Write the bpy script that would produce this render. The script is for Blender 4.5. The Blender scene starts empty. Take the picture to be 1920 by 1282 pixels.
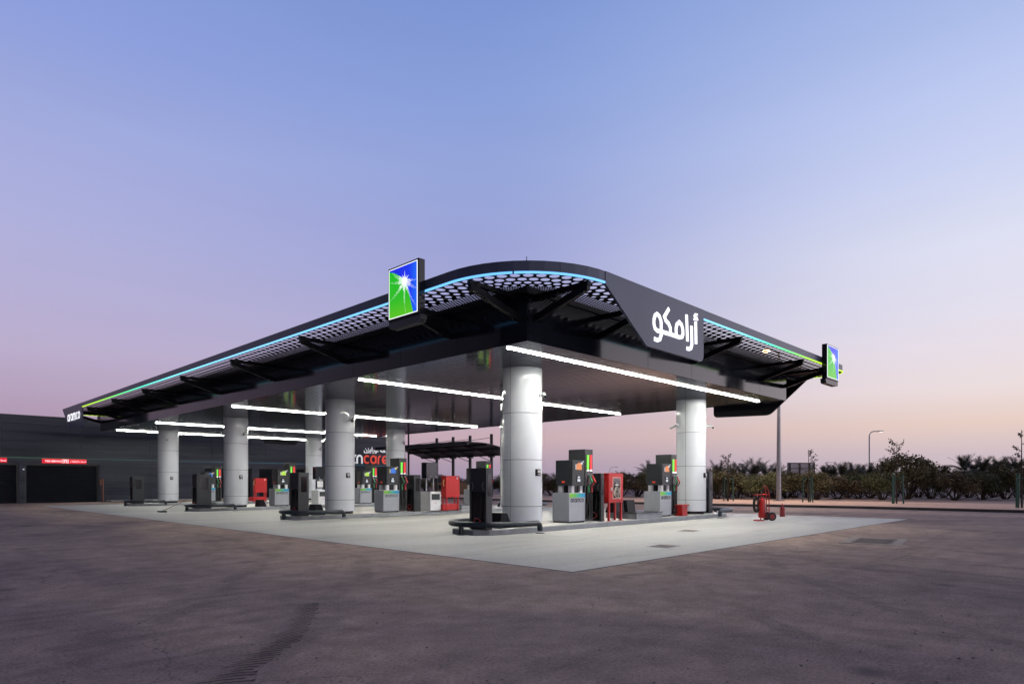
import bpy, bmesh, math, random
from mathutils import Vector, Matrix

random.seed(7)
S = bpy.context.scene
COL = S.collection
PI = math.pi
R = math.radians

# ------------------------------------------------------------------ camera
ANG = math.atan2(1177, 1203)
VW = (math.cos(ANG), math.sin(ANG))
RT = (math.sin(ANG), -math.cos(ANG))
cam_d = bpy.data.cameras.new('camera')
cam = bpy.data.objects.new('camera', cam_d)
COL.objects.link(cam)
cam.location = (0, 0, 1.4)
cam.rotation_euler = (R(90), 0, ANG - R(90))
cam_d.sensor_width = 36
cam_d.lens = 1203 / 1920 * 36
cam_d.shift_y = 264 / 1920
cam_d.clip_start = 0.1
cam_d.clip_end = 4000
S.camera = cam
S.view_settings.view_transform = 'Standard'
S.view_settings.look = 'None'
S.view_settings.exposure = 0
S.view_settings.gamma = 1
try:
    S.cycles.use_denoising = True
    S.cycles.max_bounces = 8
    S.cycles.sample_clamp_indirect = 2
except Exception:
    pass


def lin(c):
    return tuple((x / 255 / 12.92) if x / 255 <= 0.04045 else ((x / 255 + 0.055) / 1.055) ** 2.4 for x in c[:3]) + (1,)


# ------------------------------------------------------------------ sky (dusk, sun just below the horizon on the right)
W = bpy.data.worlds.new('World')
S.world = W
W.use_nodes = True
nt = W.node_tree
bg = nt.nodes['Background']
tc = nt.nodes.new('ShaderNodeTexCoord')
sep = nt.nodes.new('ShaderNodeSeparateXYZ')
nt.links.new(tc.outputs['Generated'], sep.inputs[0])


def ramp(tree, stops, interp='LINEAR'):
    r = tree.nodes.new('ShaderNodeValToRGB')
    r.color_ramp.interpolation = interp
    el = r.color_ramp.elements
    el[0].position, el[0].color = stops[0][0], stops[0][1]
    el[1].position, el[1].color = stops[-1][0], stops[-1][1]
    for p, c in stops[1:-1]:
        e = el.new(p)
        e.color = c
    return r


HIGH = [(.8, (92, 106, 165)), (1, (72, 86, 140))]
SKY_L = [(0, (150, 135, 160)), (.05, (165, 145, 172)), (.096, (178, 156, 181)), (.17, (187, 174, 205)), (.228, (183, 176, 213)), (.317, (175, 177, 221)),
         (.425, (160, 170, 221)), (.51, (141, 158, 219)), (.62, (128, 150, 214))] + HIGH
SKY_C = [(0, (160, 146, 172)), (.03, (178, 157, 174)), (.07, (201, 173, 180)), (.12, (196, 175, 194)), (.2, (178, 173, 208)), (.28, (164, 167, 212)),
         (.354, (154, 162, 213)), (.43, (149, 165, 218)), (.53, (135, 158, 216)), (.6, (125, 150, 212))] + HIGH
SKY_R = [(0, (195, 180, 190)), (.037, (206, 188, 195)), (.077, (231, 206, 196)), (.123, (237, 223, 224)), (.174, (235, 226, 235)), (.225, (228, 225, 240)),
         (.31, (219, 222, 242)), (.375, (205, 213, 244)), (.45, (190, 202, 241)), (.52, (171, 188, 233)), (.62, (150, 172, 225))] + HIGH
RAMPS = []
for st in (SKY_L, SKY_C, SKY_R):
    r_ = ramp(nt, [(p, lin(c)) for p, c in st])
    nt.links.new(sep.outputs[2], r_.inputs[0])
    RAMPS.append(r_)


def wmath(op, a, b=None, c=None):
    n_ = nt.nodes.new('ShaderNodeMath')
    n_.operation = op
    for k_, x_ in enumerate((a, b, c)):
        if x_ is None:
            continue
        if isinstance(x_, (int, float)):
            n_.inputs[k_].default_value = x_
        else:
            nt.links.new(x_, n_.inputs[k_])
    return n_.outputs[0]


def wmap(x_, lo, hi, o0, o1, kind='LINEAR'):
    n_ = nt.nodes.new('ShaderNodeMapRange')
    n_.interpolation_type = kind
    n_.inputs[1].default_value, n_.inputs[2].default_value, n_.inputs[3].default_value, n_.inputs[4].default_value = lo, hi, o0, o1
    nt.links.new(x_, n_.inputs[0])
    return n_.outputs[0]


def wdot(v_):
    n_ = nt.nodes.new('ShaderNodeVectorMath')
    n_.operation = 'DOT_PRODUCT'
    n_.inputs[1].default_value = v_
    nt.links.new(tc.outputs['Generated'], n_.inputs[0])
    return n_.outputs['Value']


def wmix(f_, a_, b_):
    n_ = nt.nodes.new('ShaderNodeMix')
    n_.data_type = 'RGBA'
    nt.links.new(f_, n_.inputs[0])
    nt.links.new(a_, n_.inputs[6])
    nt.links.new(b_, n_.inputs[7])
    return n_.outputs[2]


side = wdot((RT[0], RT[1], 0))
flat_ = wmath('SQRT', wmath('MAXIMUM', wmath('SUBTRACT', 1.0, wmath('MULTIPLY', sep.outputs[2], sep.outputs[2])), .02))
az = wmath('DIVIDE', side, flat_)
# faint uneven haze bands
hz = nt.nodes.new('ShaderNodeTexNoise')
hz.inputs['Scale'].default_value = 1.0
hz.inputs['Detail'].default_value = 3
hmap = nt.nodes.new('ShaderNodeMapping')
hmap.inputs['Scale'].default_value = (1.6, 1.6, 9)
nt.links.new(tc.outputs['Generated'], hmap.inputs[0])
nt.links.new(hmap.outputs[0], hz.inputs['Vector'])
haze = wmap(hz.outputs['Fac'], .3, .7, .975, 1.025)
sky_c = wmix(wmap(az, -.68, .1, 0, 1, 'SMOOTHSTEP'), RAMPS[0].outputs[0], wmix(wmap(az, -.1, .66, 0, 1, 'SMOOTHSTEP'), RAMPS[1].outputs[0], RAMPS[2].outputs[0]))
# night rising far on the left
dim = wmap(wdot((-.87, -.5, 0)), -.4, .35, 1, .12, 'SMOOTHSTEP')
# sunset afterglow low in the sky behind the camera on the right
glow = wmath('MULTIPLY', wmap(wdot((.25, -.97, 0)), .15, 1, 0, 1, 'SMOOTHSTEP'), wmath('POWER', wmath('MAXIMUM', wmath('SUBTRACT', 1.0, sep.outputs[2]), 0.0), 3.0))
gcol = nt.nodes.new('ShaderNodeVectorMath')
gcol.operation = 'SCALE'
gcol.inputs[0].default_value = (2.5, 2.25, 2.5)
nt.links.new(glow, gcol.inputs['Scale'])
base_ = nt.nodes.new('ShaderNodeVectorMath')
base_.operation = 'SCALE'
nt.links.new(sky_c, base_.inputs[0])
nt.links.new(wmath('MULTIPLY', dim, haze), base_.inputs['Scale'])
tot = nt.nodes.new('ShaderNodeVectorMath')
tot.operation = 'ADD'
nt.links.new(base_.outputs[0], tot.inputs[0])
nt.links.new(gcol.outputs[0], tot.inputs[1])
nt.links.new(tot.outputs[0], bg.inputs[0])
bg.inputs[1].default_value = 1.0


# ------------------------------------------------------------------ materials
def new_mat(name):
    m = bpy.data.materials.new(name)
    m.use_nodes = True
    return m, m.node_tree, m.node_tree.nodes['Principled BSDF']


def mat(name, rgb, rough=.5, metal=0., spec=.5, var=0., vscale=4., bump=0., bscale=60., coat=0., rvar=0.):
    m, t, b = new_mat(name)
    b.inputs['Base Color'].default_value = (*rgb, 1)
    b.inputs['Roughness'].default_value = rough
    b.inputs['Metallic'].default_value = metal
    b.inputs['Specular IOR Level'].default_value = spec
    b.inputs['Coat Weight'].default_value = coat
    b.inputs['Coat Roughness'].default_value = .06
    co = t.nodes.new('ShaderNodeTexCoord')
    if var > 0:
        n = t.nodes.new('ShaderNodeTexNoise')
        n.inputs['Scale'].default_value = vscale
        n.inputs['Detail'].default_value = 5
        t.links.new(co.outputs['Object'], n.inputs['Vector'])
        r = ramp(t, [(.3, tuple(max(0, x * (1 - var)) for x in rgb) + (1,)), (.7, tuple(x * (1 + var) for x in rgb) + (1,))])
        t.links.new(n.outputs['Fac'], r.inputs[0])
        t.links.new(r.outputs[0], b.inputs['Base Color'])
        if rvar > 0:
            q = t.nodes.new('ShaderNodeMapRange')
            q.inputs[1].default_value = .3
            q.inputs[2].default_value = .7
            q.inputs[3].default_value = max(.02, rough - rvar)
            q.inputs[4].default_value = rough + rvar
            t.links.new(n.outputs['Fac'], q.inputs[0])
            t.links.new(q.outputs[0], b.inputs['Roughness'])
    if bump > 0:
        n2 = t.nodes.new('ShaderNodeTexNoise')
        n2.inputs['Scale'].default_value = bscale
        n2.inputs['Detail'].default_value = 4
        t.links.new(co.outputs['Object'], n2.inputs['Vector'])
        bp = t.nodes.new('ShaderNodeBump')
        bp.inputs['Strength'].default_value = bump
        bp.inputs['Distance'].default_value = .01
        t.links.new(n2.outputs['Fac'], bp.inputs['Height'])
        t.links.new(bp.outputs[0], b.inputs['Normal'])
    return m


def emit(name, rgb, s, base=(.02, .02, .02)):
    m, t, b = new_mat(name)
    b.inputs['Base Color'].default_value = (*base, 1)
    b.inputs['Emission Color'].default_value = (*rgb, 1)
    b.inputs['Emission Strength'].default_value = s
    b.inputs['Roughness'].default_value = .4
    return m


M = {}
M['white_panel'] = mat('white column cladding', (.6, .63, .67), .04, 0, .35, .03, 1.2)
M['dark_seam'] = mat('dark seam', (.03, .03, .035), .6)
M['black_metal'] = mat('black metal', (.006, .0065, .009), .35, 0, .15, .25, 3)
M['gloss_dark'] = mat('glossy dark cladding', (.012, .014, .02), .1, 0, .4, .2, 1.5, rvar=.03)
M['rim_metal'] = mat('dark grey fascia metal', (.065, .083, .14), .38, 0, .4, .06, 1.5)
M['sheet_black'] = mat('black perforated steel', (.004, .004, .005), .5, 0, .1)
M['charcoal'] = mat('charcoal cabinet', (.016, .02, .024), .35, 0, .5, .15, 4)
M['charcoal2'] = mat('charcoal head', (.026, .029, .032), .4, 0, .5, .12, 4)
M['gloss_black'] = mat('gloss black', (.006, .006, .007), .12, 0, .5)
M['silver'] = mat('silver grey cabinet', (.36, .385, .42), .4, .25, .5, .05, 3)
M['steel'] = mat('brushed steel', (.5, .5, .5), .3, .8)
M['white_paint'] = mat('white paint', (.72, .73, .74), .35, 0, .5, .04, 3)
M['red_paint'] = mat('red paint', (.42, .01, .009), .35, 0, .5, .1, 4)
M['red_dark'] = mat('deep red paint', (.2, .006, .008), .4, 0, .5, .12, 4)
M['green_plastic'] = mat('green plastic', (.02, .22, .06), .4)
M['red_plastic'] = mat('red plastic', (.5, .03, .035), .4)
M['rubber'] = mat('black rubber', (.012, .012, .013), .6, 0, .4)
M['pipe'] = mat('blue grey pipe paint', (.012, .02, .03), .3, 0, .5, .15, 5)
M['kerb_paint'] = mat('grey painted kerb concrete', (.26, .28, .3), .55, 0, .4, .15, 3, .2, 40)
M['island_top'] = mat('island concrete', (.52, .51, .48), .6, 0, .4, .12, 2, .2, 40)
M['galv'] = mat('galvanised steel', (.30, .31, .34), .45, .6, .5, .12, 3)
M['dark_pole'] = mat('dark painted steel', (.03, .03, .036), .5, 0, .4)
def strip_mat():
    # opal lens: bright downwards, much dimmer through its narrow sides
    m, t, b = new_mat('white strip light')
    g_ = t.nodes.new('ShaderNodeNewGeometry')
    sp = t.nodes.new('ShaderNodeSeparateXYZ')
    t.links.new(g_.outputs['Normal'], sp.inputs[0])
    q = t.nodes.new('ShaderNodeMapRange')
    q.inputs[1].default_value, q.inputs[2].default_value, q.inputs[3].default_value, q.inputs[4].default_value = -.9, -.2, 250, 42
    t.links.new(sp.outputs[2], q.inputs[0])
    t.links.new(q.outputs[0], b.inputs['Emission Strength'])
    b.inputs['Emission Color'].default_value = (1.0, .985, .9, 1)
    return m


M['strip_light'] = strip_mat()
M['green_lit'] = emit('green lit panel', (.16, .62, .05), .75, (.1, .5, .05))
M['red_lit'] = emit('red lit panel', (.75, .03, .04), .75, (.5, .03, .03))
M['white_lit'] = emit('white lit letters', (.93, .95, 1.0), 1.25, (.8, .8, .8))
M['white_dim'] = emit('dim white letters', (.8, .82, .86), .55, (.7, .7, .7))
M['red_letters'] = emit('red letters', (.72, .07, .04), .55, (.6, .06, .03))
M['red_sign'] = emit('red lit sign', (.8, .004, .03), .6, (.6, .01, .03))
M['lamp_warm'] = emit('warm lamp', (1, .6, .28), 12)
M['lamp_pale'] = emit('pale lamp', (1, .85, .75), 2)
M['glow_white'] = emit('white glow', (.9, .93, 1), .8)
M['scr_orange'] = emit('orange screen', (.85, .26, .06), .9)
M['scr_yellow'] = emit('yellow screen', (.85, .7, .15), .9)
M['scr_blue'] = emit('blue screen', (.02, .18, .75), .9)
M['scr_lime'] = emit('lime screen', (.5, .8, .06), .9)
M['scr_white'] = emit('white screen', (.75, .82, .9), .8)
M['black_letters'] = mat('black letters', (.012, .014, .018), .5)
M['glass_dark'] = mat('dark window', (.02, .012, .012), .08, 0, .6)
M['canvas'] = mat('coiled canvas hose', (.6, .55, .46), .8)
M['brass'] = mat('brass', (.6, .42, .15), .35, .8)
M['bark'] = mat('bark', (.055, .043, .035), .9, 0, .2, .3, 8)
M['stake_green'] = mat('green stake', (.01, .07, .05), .5)
M['wood_post'] = mat('rusty post', (.14, .06, .045), .7, 0, .3, .2, 6)
M['cone_red'] = mat('cone red', (.6, .05, .03), .5)
M['door_dark'] = mat('dark roller door', (.006, .008, .013), .5, 0, .1, .2, 2)
M['roof_sheet'] = mat('pergola roofing', (.035, .034, .045), .35, .2, .5, .15, 3)
M['billboard'] = mat('pale billboard back', (.55, .52, .54), .6, 0, .3, .05, 1)
M['tan_wall'] = mat('tan masonry', (.22, .14, .09), .8, 0, .3, .25, 2)
M['paver'] = mat('pavement concrete', (.3, .28, .26), .8, 0, .3, .2, 2, .2, 30)
M['kerb_dark'] = mat('dark kerb stone', (.07, .06, .058), .8, 0, .3, .3, 1.2, .3, 20)
M['tar'] = mat('tar stain', (.02, .02, .022), .7, 0, .3)
M['cover_iron'] = mat('weathered iron', (.1, .09, .085), .7, .2, .3, .25, 6, .5, 30)
M['cover_pale'] = mat('dusty cover', (.2, .165, .145), .8, .0, .3, .25, 6, .5, 30)
M['frame_conc'] = mat('pale concrete frame', (.34, .29, .25), .8, 0, .3, .15, 4)


def gradient_led():
    m, t, b = new_mat('rim led')
    co = t.nodes.new('ShaderNodeTexCoord')
    sp = t.nodes.new('ShaderNodeSeparateXYZ')
    t.links.new(co.outputs['Object'], sp.inputs[0])
    a = t.nodes.new('ShaderNodeMapRange')
    a.inputs[1].default_value, a.inputs[2].default_value = 8.5, 49.65
    t.links.new(sp.outputs[1], a.inputs[0])
    c = t.nodes.new('ShaderNodeMapRange')
    c.inputs[1].default_value, c.inputs[2].default_value = 9.25, 28.15
    t.links.new(sp.outputs[0], c.inputs[0])
    mxx = t.nodes.new('ShaderNodeMath')
    mxx.operation = 'MAXIMUM'
    t.links.new(a.outputs[0], mxx.inputs[0])
    t.links.new(c.outputs[0], mxx.inputs[1])
    r = ramp(t, [(0, (.14, .46, 1, 1)), (.36, (.22, .62, 1, 1)), (.5, (.2, .82, .9, 1)), (.6, (.08, .8, .55, 1)), (.68, (.12, .8, .25, 1)),
                 (.77, (.36, .85, .04, 1)), (.85, (.52, .85, .03, 1)), (1, (.55, .85, .04, 1))])
    t.links.new(mxx.outputs[0], r.inputs[0])
    t.links.new(r.outputs[0], b.inputs['Emission Color'])
    b.inputs['Emission Strength'].default_value = 1.5
    b.inputs['Base Color'].default_value = (.02, .02, .02, 1)
    return m


M['rim_led'] = gradient_led()


def axis_ramp(name, axis, lo, hi, stops, strength=None, rough=.4):
    m, t, b = new_mat(name)
    co = t.nodes.new('ShaderNodeTexCoord')
    sp = t.nodes.new('ShaderNodeSeparateXYZ')
    t.links.new(co.outputs['Object'], sp.inputs[0])
    a = t.nodes.new('ShaderNodeMapRange')
    a.inputs[1].default_value, a.inputs[2].default_value = lo, hi
    t.links.new(sp.outputs[axis], a.inputs[0])
    r = ramp(t, stops)
    t.links.new(a.outputs[0], r.inputs[0])
    if strength:
        t.links.new(r.outputs[0], b.inputs['Emission Color'])
        b.inputs['Emission Strength'].default_value = strength
        b.inputs['Base Color'].default_value = (.02, .02, .02, 1)
    else:
        t.links.new(r.outputs[0], b.inputs['Base Color'])
    b.inputs['Roughness'].default_value = rough
    return m


M['brand_band'] = axis_ramp('green to blue band', 0, 0, .8, [(0, (.25, .55, .01, 1)), (.35, (.12, .5, .06, 1)), (.6, (.02, .42, .4, 1)), (1, (.0, .3, .72, 1))])


def sign_blue():
    return axis_ramp('lit blue', 0, .3, 1.2, [(0, (.004, .015, .75, 1)), (.55, (.004, .03, .85, 1)), (1, (.01, .17, .95, 1))], 1.0)


def sign_green():
    return axis_ramp('lit green', 2, 0, 1.2, [(0, (.1, .55, .002, 1)), (.35, (.02, .5, .003, 1)), (1, (.002, .5, .004, 1))], 1.0)


M['sign_blue'] = sign_blue()
M['sign_green'] = sign_green()
M['sign_white'] = emit('lit white dots', (.95, .98, 1), 1.4)


def soffit_mat():
    m, t, b = new_mat('glossy soffit plank')
    b.inputs['Metallic'].default_value = .85
    co = t.nodes.new('ShaderNodeTexCoord')
    mp = t.nodes.new('ShaderNodeMapping')
    mp.inputs['Scale'].default_value = (5, .35, 1)
    t.links.new(co.outputs['Object'], mp.inputs[0])
    n = t.nodes.new('ShaderNodeTexNoise')
    n.inputs['Scale'].default_value = 1
    n.inputs['Detail'].default_value = 3
    t.links.new(mp.outputs[0], n.inputs['Vector'])
    r = ramp(t, [(.3, (.31, .34, .36, 1)), (.7, (.38, .41, .43, 1))])
    t.links.new(n.outputs['Fac'], r.inputs[0])
    t.links.new(r.outputs[0], b.inputs['Base Color'])
    b.inputs['Roughness'].default_value = .1
    return m


M['soffit'] = soffit_mat()


def ground_mat(name, stops, s1, stretch, rough, fine, bumpd, extra=None, rot=0., fa=.25):
    """large soft patches + fine aggregate"""
    m, t, b = new_mat(name)
    co = t.nodes.new('ShaderNodeTexCoord')
    mp = t.nodes.new('ShaderNodeMapping')
    mp.inputs['Rotation'].default_value = (0, 0, rot)
    mp.inputs['Scale'].default_value = (*stretch, 1)
    t.links.new(co.outputs['Object'], mp.inputs[0])
    n = t.nodes.new('ShaderNodeTexNoise')
    n.inputs['Scale'].default_value = s1
    n.inputs['Detail'].default_value = 7
    n.inputs['Roughness'].default_value = .6
    n.inputs['Distortion'].default_value = .6
    t.links.new(mp.outputs[0], n.inputs['Vector'])
    r = ramp(t, stops)
    t.links.new(n.outputs['Fac'], r.inputs[0])
    col = r.outputs[0]
    n2 = t.nodes.new('ShaderNodeTexNoise')
    n2.inputs['Scale'].default_value = fine
    n2.inputs['Detail'].default_value = 3
    t.links.new(co.outputs['Object'], n2.inputs['Vector'])
    r2 = ramp(t, [(.3, (1 - fa,) * 3 + (1,)), (.7, (1 + fa,) * 3 + (1,))])
    t.links.new(n2.outputs['Fac'], r2.inputs[0])
    mu = t.nodes.new('ShaderNodeMix')
    mu.data_type = 'RGBA'
    mu.blend_type = 'MULTIPLY'
    mu.inputs[0].default_value = 1
    t.links.new(col, mu.inputs[6])
    t.links.new(r2.outputs[0], mu.inputs[7])
    col = mu.outputs[2]
    if extra:
        (sc, st2, lo, hi, c) = extra
        mp3 = t.nodes.new('ShaderNodeMapping')
        mp3.inputs['Rotation'].default_value = (0, 0, rot + .35)
        mp3.inputs['Scale'].default_value = (*st2, 1)
        mp3.inputs['Location'].default_value = (13, 5, 0)
        t.links.new(co.outputs['Object'], mp3.inputs[0])
        n3 = t.nodes.new('ShaderNodeTexNoise')
        n3.inputs['Scale'].default_value = sc
        n3.inputs['Detail'].default_value = 6
        n3.inputs['Roughness'].default_value = .65
        t.links.new(mp3.outputs[0], n3.inputs['Vector'])
        q = t.nodes.new('ShaderNodeMapRange')
        q.interpolation_type = 'SMOOTHSTEP'
        q.inputs[1].default_value, q.inputs[2].default_value = lo, hi
        t.links.new(n3.outputs['Fac'], q.inputs[0])
        m3 = t.nodes.new('ShaderNodeMix')
        m3.data_type = 'RGBA'
        t.links.new(q.outputs[0], m3.inputs[0])
        t.links.new(col, m3.inputs[6])
        m3.inputs[7].default_value = c
        col = m3.outputs[2]
    t.links.new(col, b.inputs['Base Color'])
    b.inputs['Roughness'].default_value = rough
    b.inputs['Specular IOR Level'].default_value = .35
    bp = t.nodes.new('ShaderNodeBump')
    bp.inputs['Strength'].default_value = .6
    bp.inputs['Distance'].default_value = bumpd
    t.links.new(n2.outputs['Fac'], bp.inputs['Height'])
    t.links.new(bp.outputs[0], b.inputs['Normal'])
    return m




def asphalt_mat():
    m, t, b = new_mat('dusty asphalt')
    co = t.nodes.new('ShaderNodeTexCoord')

    def noise(scale, st=(1, 1), rot=0., det=6, rough=.6, dist=0., loc=(0, 0, 0)):
        mp = t.nodes.new('ShaderNodeMapping')
        mp.inputs['Rotation'].default_value = (0, 0, rot)
        mp.inputs['Scale'].default_value = (*st, 1)
        mp.inputs['Location'].default_value = loc
        t.links.new(co.outputs['Object'], mp.inputs[0])
        n = t.nodes.new('ShaderNodeTexNoise')
        n.inputs['Scale'].default_value = scale
        n.inputs['Detail'].default_value = det
        n.inputs['Roughness'].default_value = rough
        n.inputs['Distortion'].default_value = dist
        t.links.new(mp.outputs[0], n.inputs['Vector'])
        return n.outputs['Fac']

    def rng(x, lo, hi, a, c, kind='SMOOTHSTEP'):
        q = t.nodes.new('ShaderNodeMapRange')
        q.interpolation_type = kind
        q.inputs[1].default_value, q.inputs[2].default_value, q.inputs[3].default_value, q.inputs[4].default_value = lo, hi, a, c
        t.links.new(x, q.inputs[0])
        return q.outputs[0]

    def mix(f, a, c, mode='MIX'):
        q = t.nodes.new('ShaderNodeMix')
        q.data_type = 'RGBA'
        q.blend_type = mode
        for k, x in ((0, f), (6, a), (7, c)):
            if isinstance(x, (float, int, tuple)):
                q.inputs[k].default_value = x
            else:
                t.links.new(x, q.inputs[k])
        return q.outputs[2]
    big = noise(.16, (1, .5), R(45), 6, .62, .7)
    r = ramp(t, [(.36, (.2, .142, .132, 1)), (.46, (.3, .212, .18, 1)), (.54, (.38, .27, .212, 1)), (.63, (.47, .336, .245, 1))])
    t.links.new(big, r.inputs[0])
    col = r.outputs[0]
    # traffic-polished darker lanes and dusty lighter drifts
    col = mix(rng(noise(.5, (.16, 1.9), R(80), 7, .7, .4, (13, 5, 0)), .5, .72, 0, .5), col, (.125, .095, .09, 1))
    col = mix(rng(noise(.55, (.2, 1.8), R(15), 8, .72, .4, (3, 8, 0)), .53, .72, 0, .55), col, (.41, .295, .205, 1))
    # faint curved tyre passes
    for (cx, cy, rad, w, amt) in ((-9, 18, 15.6, .13, .5), (-9, 18, 17.3, .13, .5), (20, -9, 16.2, .14, .55), (20, -9, 17.9, .14, .55), (2, -14, 20.5, .12, .45), (2, -14, 22.2, .12, .45), (30, -6, 16.5, .16, .5), (30, -6, 18.3, .16, .5), (-22, 30, 33, .15, .4), (-22, 30, 34.7, .15, .4)):
        ds_ = t.nodes.new('ShaderNodeVectorMath')
        ds_.operation = 'DISTANCE'
        ds_.inputs[1].default_value = (cx, cy, 0)
        t.links.new(co.outputs['Object'], ds_.inputs[0])
        m1 = t.nodes.new('ShaderNodeMath')
        m1.operation = 'SUBTRACT'
        m1.inputs[1].default_value = rad
        t.links.new(ds_.outputs['Value'], m1.inputs[0])
        m2 = t.nodes.new('ShaderNodeMath')
        m2.operation = 'ABSOLUTE'
        t.links.new(m1.outputs[0], m2.inputs[0])
        m4 = t.nodes.new('ShaderNodeMath')
        m4.operation = 'MULTIPLY'
        t.links.new(rng(m2.outputs[0], w * .5, w * 1.3, amt * .65, 0), m4.inputs[0])
        t.links.new(rng(noise(.6, (1, 1), 0, 5, .7, 0, (cx, rad, 0)), .42, .6, 0, 1), m4.inputs[1])
        col = mix(m4.outputs[0], col, (.1, .078, .076, 1))
    # hairline cracks
    ve = t.nodes.new('ShaderNodeTexVoronoi')
    ve.feature = 'DISTANCE_TO_EDGE'
    ve.inputs['Scale'].default_value = .33
    wv = t.nodes.new('ShaderNodeVectorMath')
    wv.operation = 'ADD'
    wn = t.nodes.new('ShaderNodeTexNoise')
    wn.inputs['Scale'].default_value = 1.3
    wn.inputs['Detail'].default_value = 6
    t.links.new(co.outputs['Object'], wn.inputs['Vector'])
    ws_ = t.nodes.new('ShaderNodeVectorMath')
    ws_.operation = 'SCALE'
    ws_.inputs['Scale'].default_value = 1.1
    t.links.new(wn.outputs['Color'], ws_.inputs[0])
    t.links.new(co.outputs['Object'], wv.inputs[0])
    t.links.new(ws_.outputs[0], wv.inputs[1])
    t.links.new(wv.outputs[0], ve.inputs['Vector'])
    mc = t.nodes.new('ShaderNodeMath')
    mc.operation = 'MULTIPLY'
    t.links.new(rng(ve.outputs['Distance'], .001, .004, .5, 0), mc.inputs[0])
    t.links.new(rng(noise(.35, (1, 1), 0, 3, .5, 0, (31, 7, 0)), .5, .62, 0, 1), mc.inputs[1])
    col = mix(mc.outputs[0], col, (.045, .038, .038, 1))
    # mottling, aggregate, specks
    def grey(x, lo, hi, a, c):
        v = rng(x, lo, hi, a, c, 'LINEAR')
        q = t.nodes.new('ShaderNodeCombineColor')
        for k in range(3):
            t.links.new(v, q.inputs[k])
        return q.outputs[0]
    col = mix(1., col, grey(noise(2.2, (1, 1), 0, 8, .7), .3, .7, .72, 1.3), 'MULTIPLY')
    fine = noise(34, (1, 1), 0, 6, .8)
    col = mix(1., col, grey(fine, .3, .7, .5, 1.55), 'MULTIPLY')
    vo = t.nodes.new('ShaderNodeTexVoronoi')
    vo.inputs['Scale'].default_value = 24
    vo.inputs['Randomness'].default_value = 1
    t.links.new(co.outputs['Object'], vo.inputs['Vector'])
    col = mix(rng(vo.outputs['Distance'], .06, .13, .55, 0, 'LINEAR'), col, (.34, .3, .27, 1))
    vo2 = t.nodes.new('ShaderNodeTexVoronoi')
    vo2.inputs['Scale'].default_value = 15
    t.links.new(co.outputs['Object'], vo2.inputs['Vector'])
    col = mix(rng(vo2.outputs['Distance'], .05, .11, .7, 0, 'LINEAR'), col, (.04, .036, .038, 1))
    # oil drips
    vo3 = t.nodes.new('ShaderNodeTexVoronoi')
    vo3.inputs['Scale'].default_value = .55
    t.links.new(co.outputs['Object'], vo3.inputs['Vector'])
    col = mix(rng(vo3.outputs['Distance'], .03, .12, .6, 0), col, (.07, .055, .055, 1))
    t.links.new(col, b.inputs['Base Color'])
    b.inputs['Roughness'].default_value = .82
    b.inputs['Specular IOR Level'].default_value = .3
    bp = t.nodes.new('ShaderNodeBump')
    bp.inputs['Strength'].default_value = .9
    bp.inputs['Distance'].default_value = .014
    t.links.new(fine, bp.inputs['Height'])
    t.links.new(bp.outputs[0], b.inputs['Normal'])
    return m


M['asphalt'] = asphalt_mat()
M['concrete'] = ground_mat('apron concrete', [(.25, (.32, .315, .3, 1)), (.45, (.4, .396, .378, 1)), (.55, (.44, .436, .415, 1)), (.75, (.5, .496, .475, 1))],
                           .35, (.3, 1), .6, 9, .002, (.8, (.22, 1.7), .54, .78, (.24, .235, .225, 1)), fa=.06)
M['sand'] = ground_mat('pale sand', [(.3, (.6, .39, .28, 1)), (.7, (.72, .49, .36, 1))], .5, (1, 1), .9, 12, .02)
M['desert'] = ground_mat('far ground', [(.3, (.34, .24, .19, 1)), (.7, (.46, .33, .26, 1))], .15, (1, 1), .9, 8, .02)


def wall_mat():
    m, t, b = new_mat('dark horizontal cladding')
    co = t.nodes.new('ShaderNodeTexCoord')
    mp = t.nodes.new('ShaderNodeMapping')
    mp.inputs['Scale'].default_value = (.12, 1, 2.4)
    t.links.new(co.outputs['Object'], mp.inputs[0])
    n = t.nodes.new('ShaderNodeTexNoise')
    n.inputs['Scale'].default_value = 1.3
    n.inputs['Detail'].default_value = 4
    t.links.new(mp.outputs[0], n.inputs['Vector'])
    r = ramp(t, [(.3, (.016, .021, .034, 1)), (.7, (.04, .046, .066, 1))])
    t.links.new(n.outputs['Fac'], r.inputs[0])
    t.links.new(r.outputs[0], b.inputs['Base Color'])
    b.inputs['Roughness'].default_value = .32
    b.inputs['Specular IOR Level'].default_value = .22
    bp = t.nodes.new('ShaderNodeBump')
    bp.inputs['Strength'].default_value = .12
    bp.inputs['Distance'].default_value = .05
    t.links.new(n.outputs['Fac'], bp.inputs['Height'])
    t.links.new(bp.outputs[0], b.inputs['Normal'])
    return m


M['wall'] = wall_mat()


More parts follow.
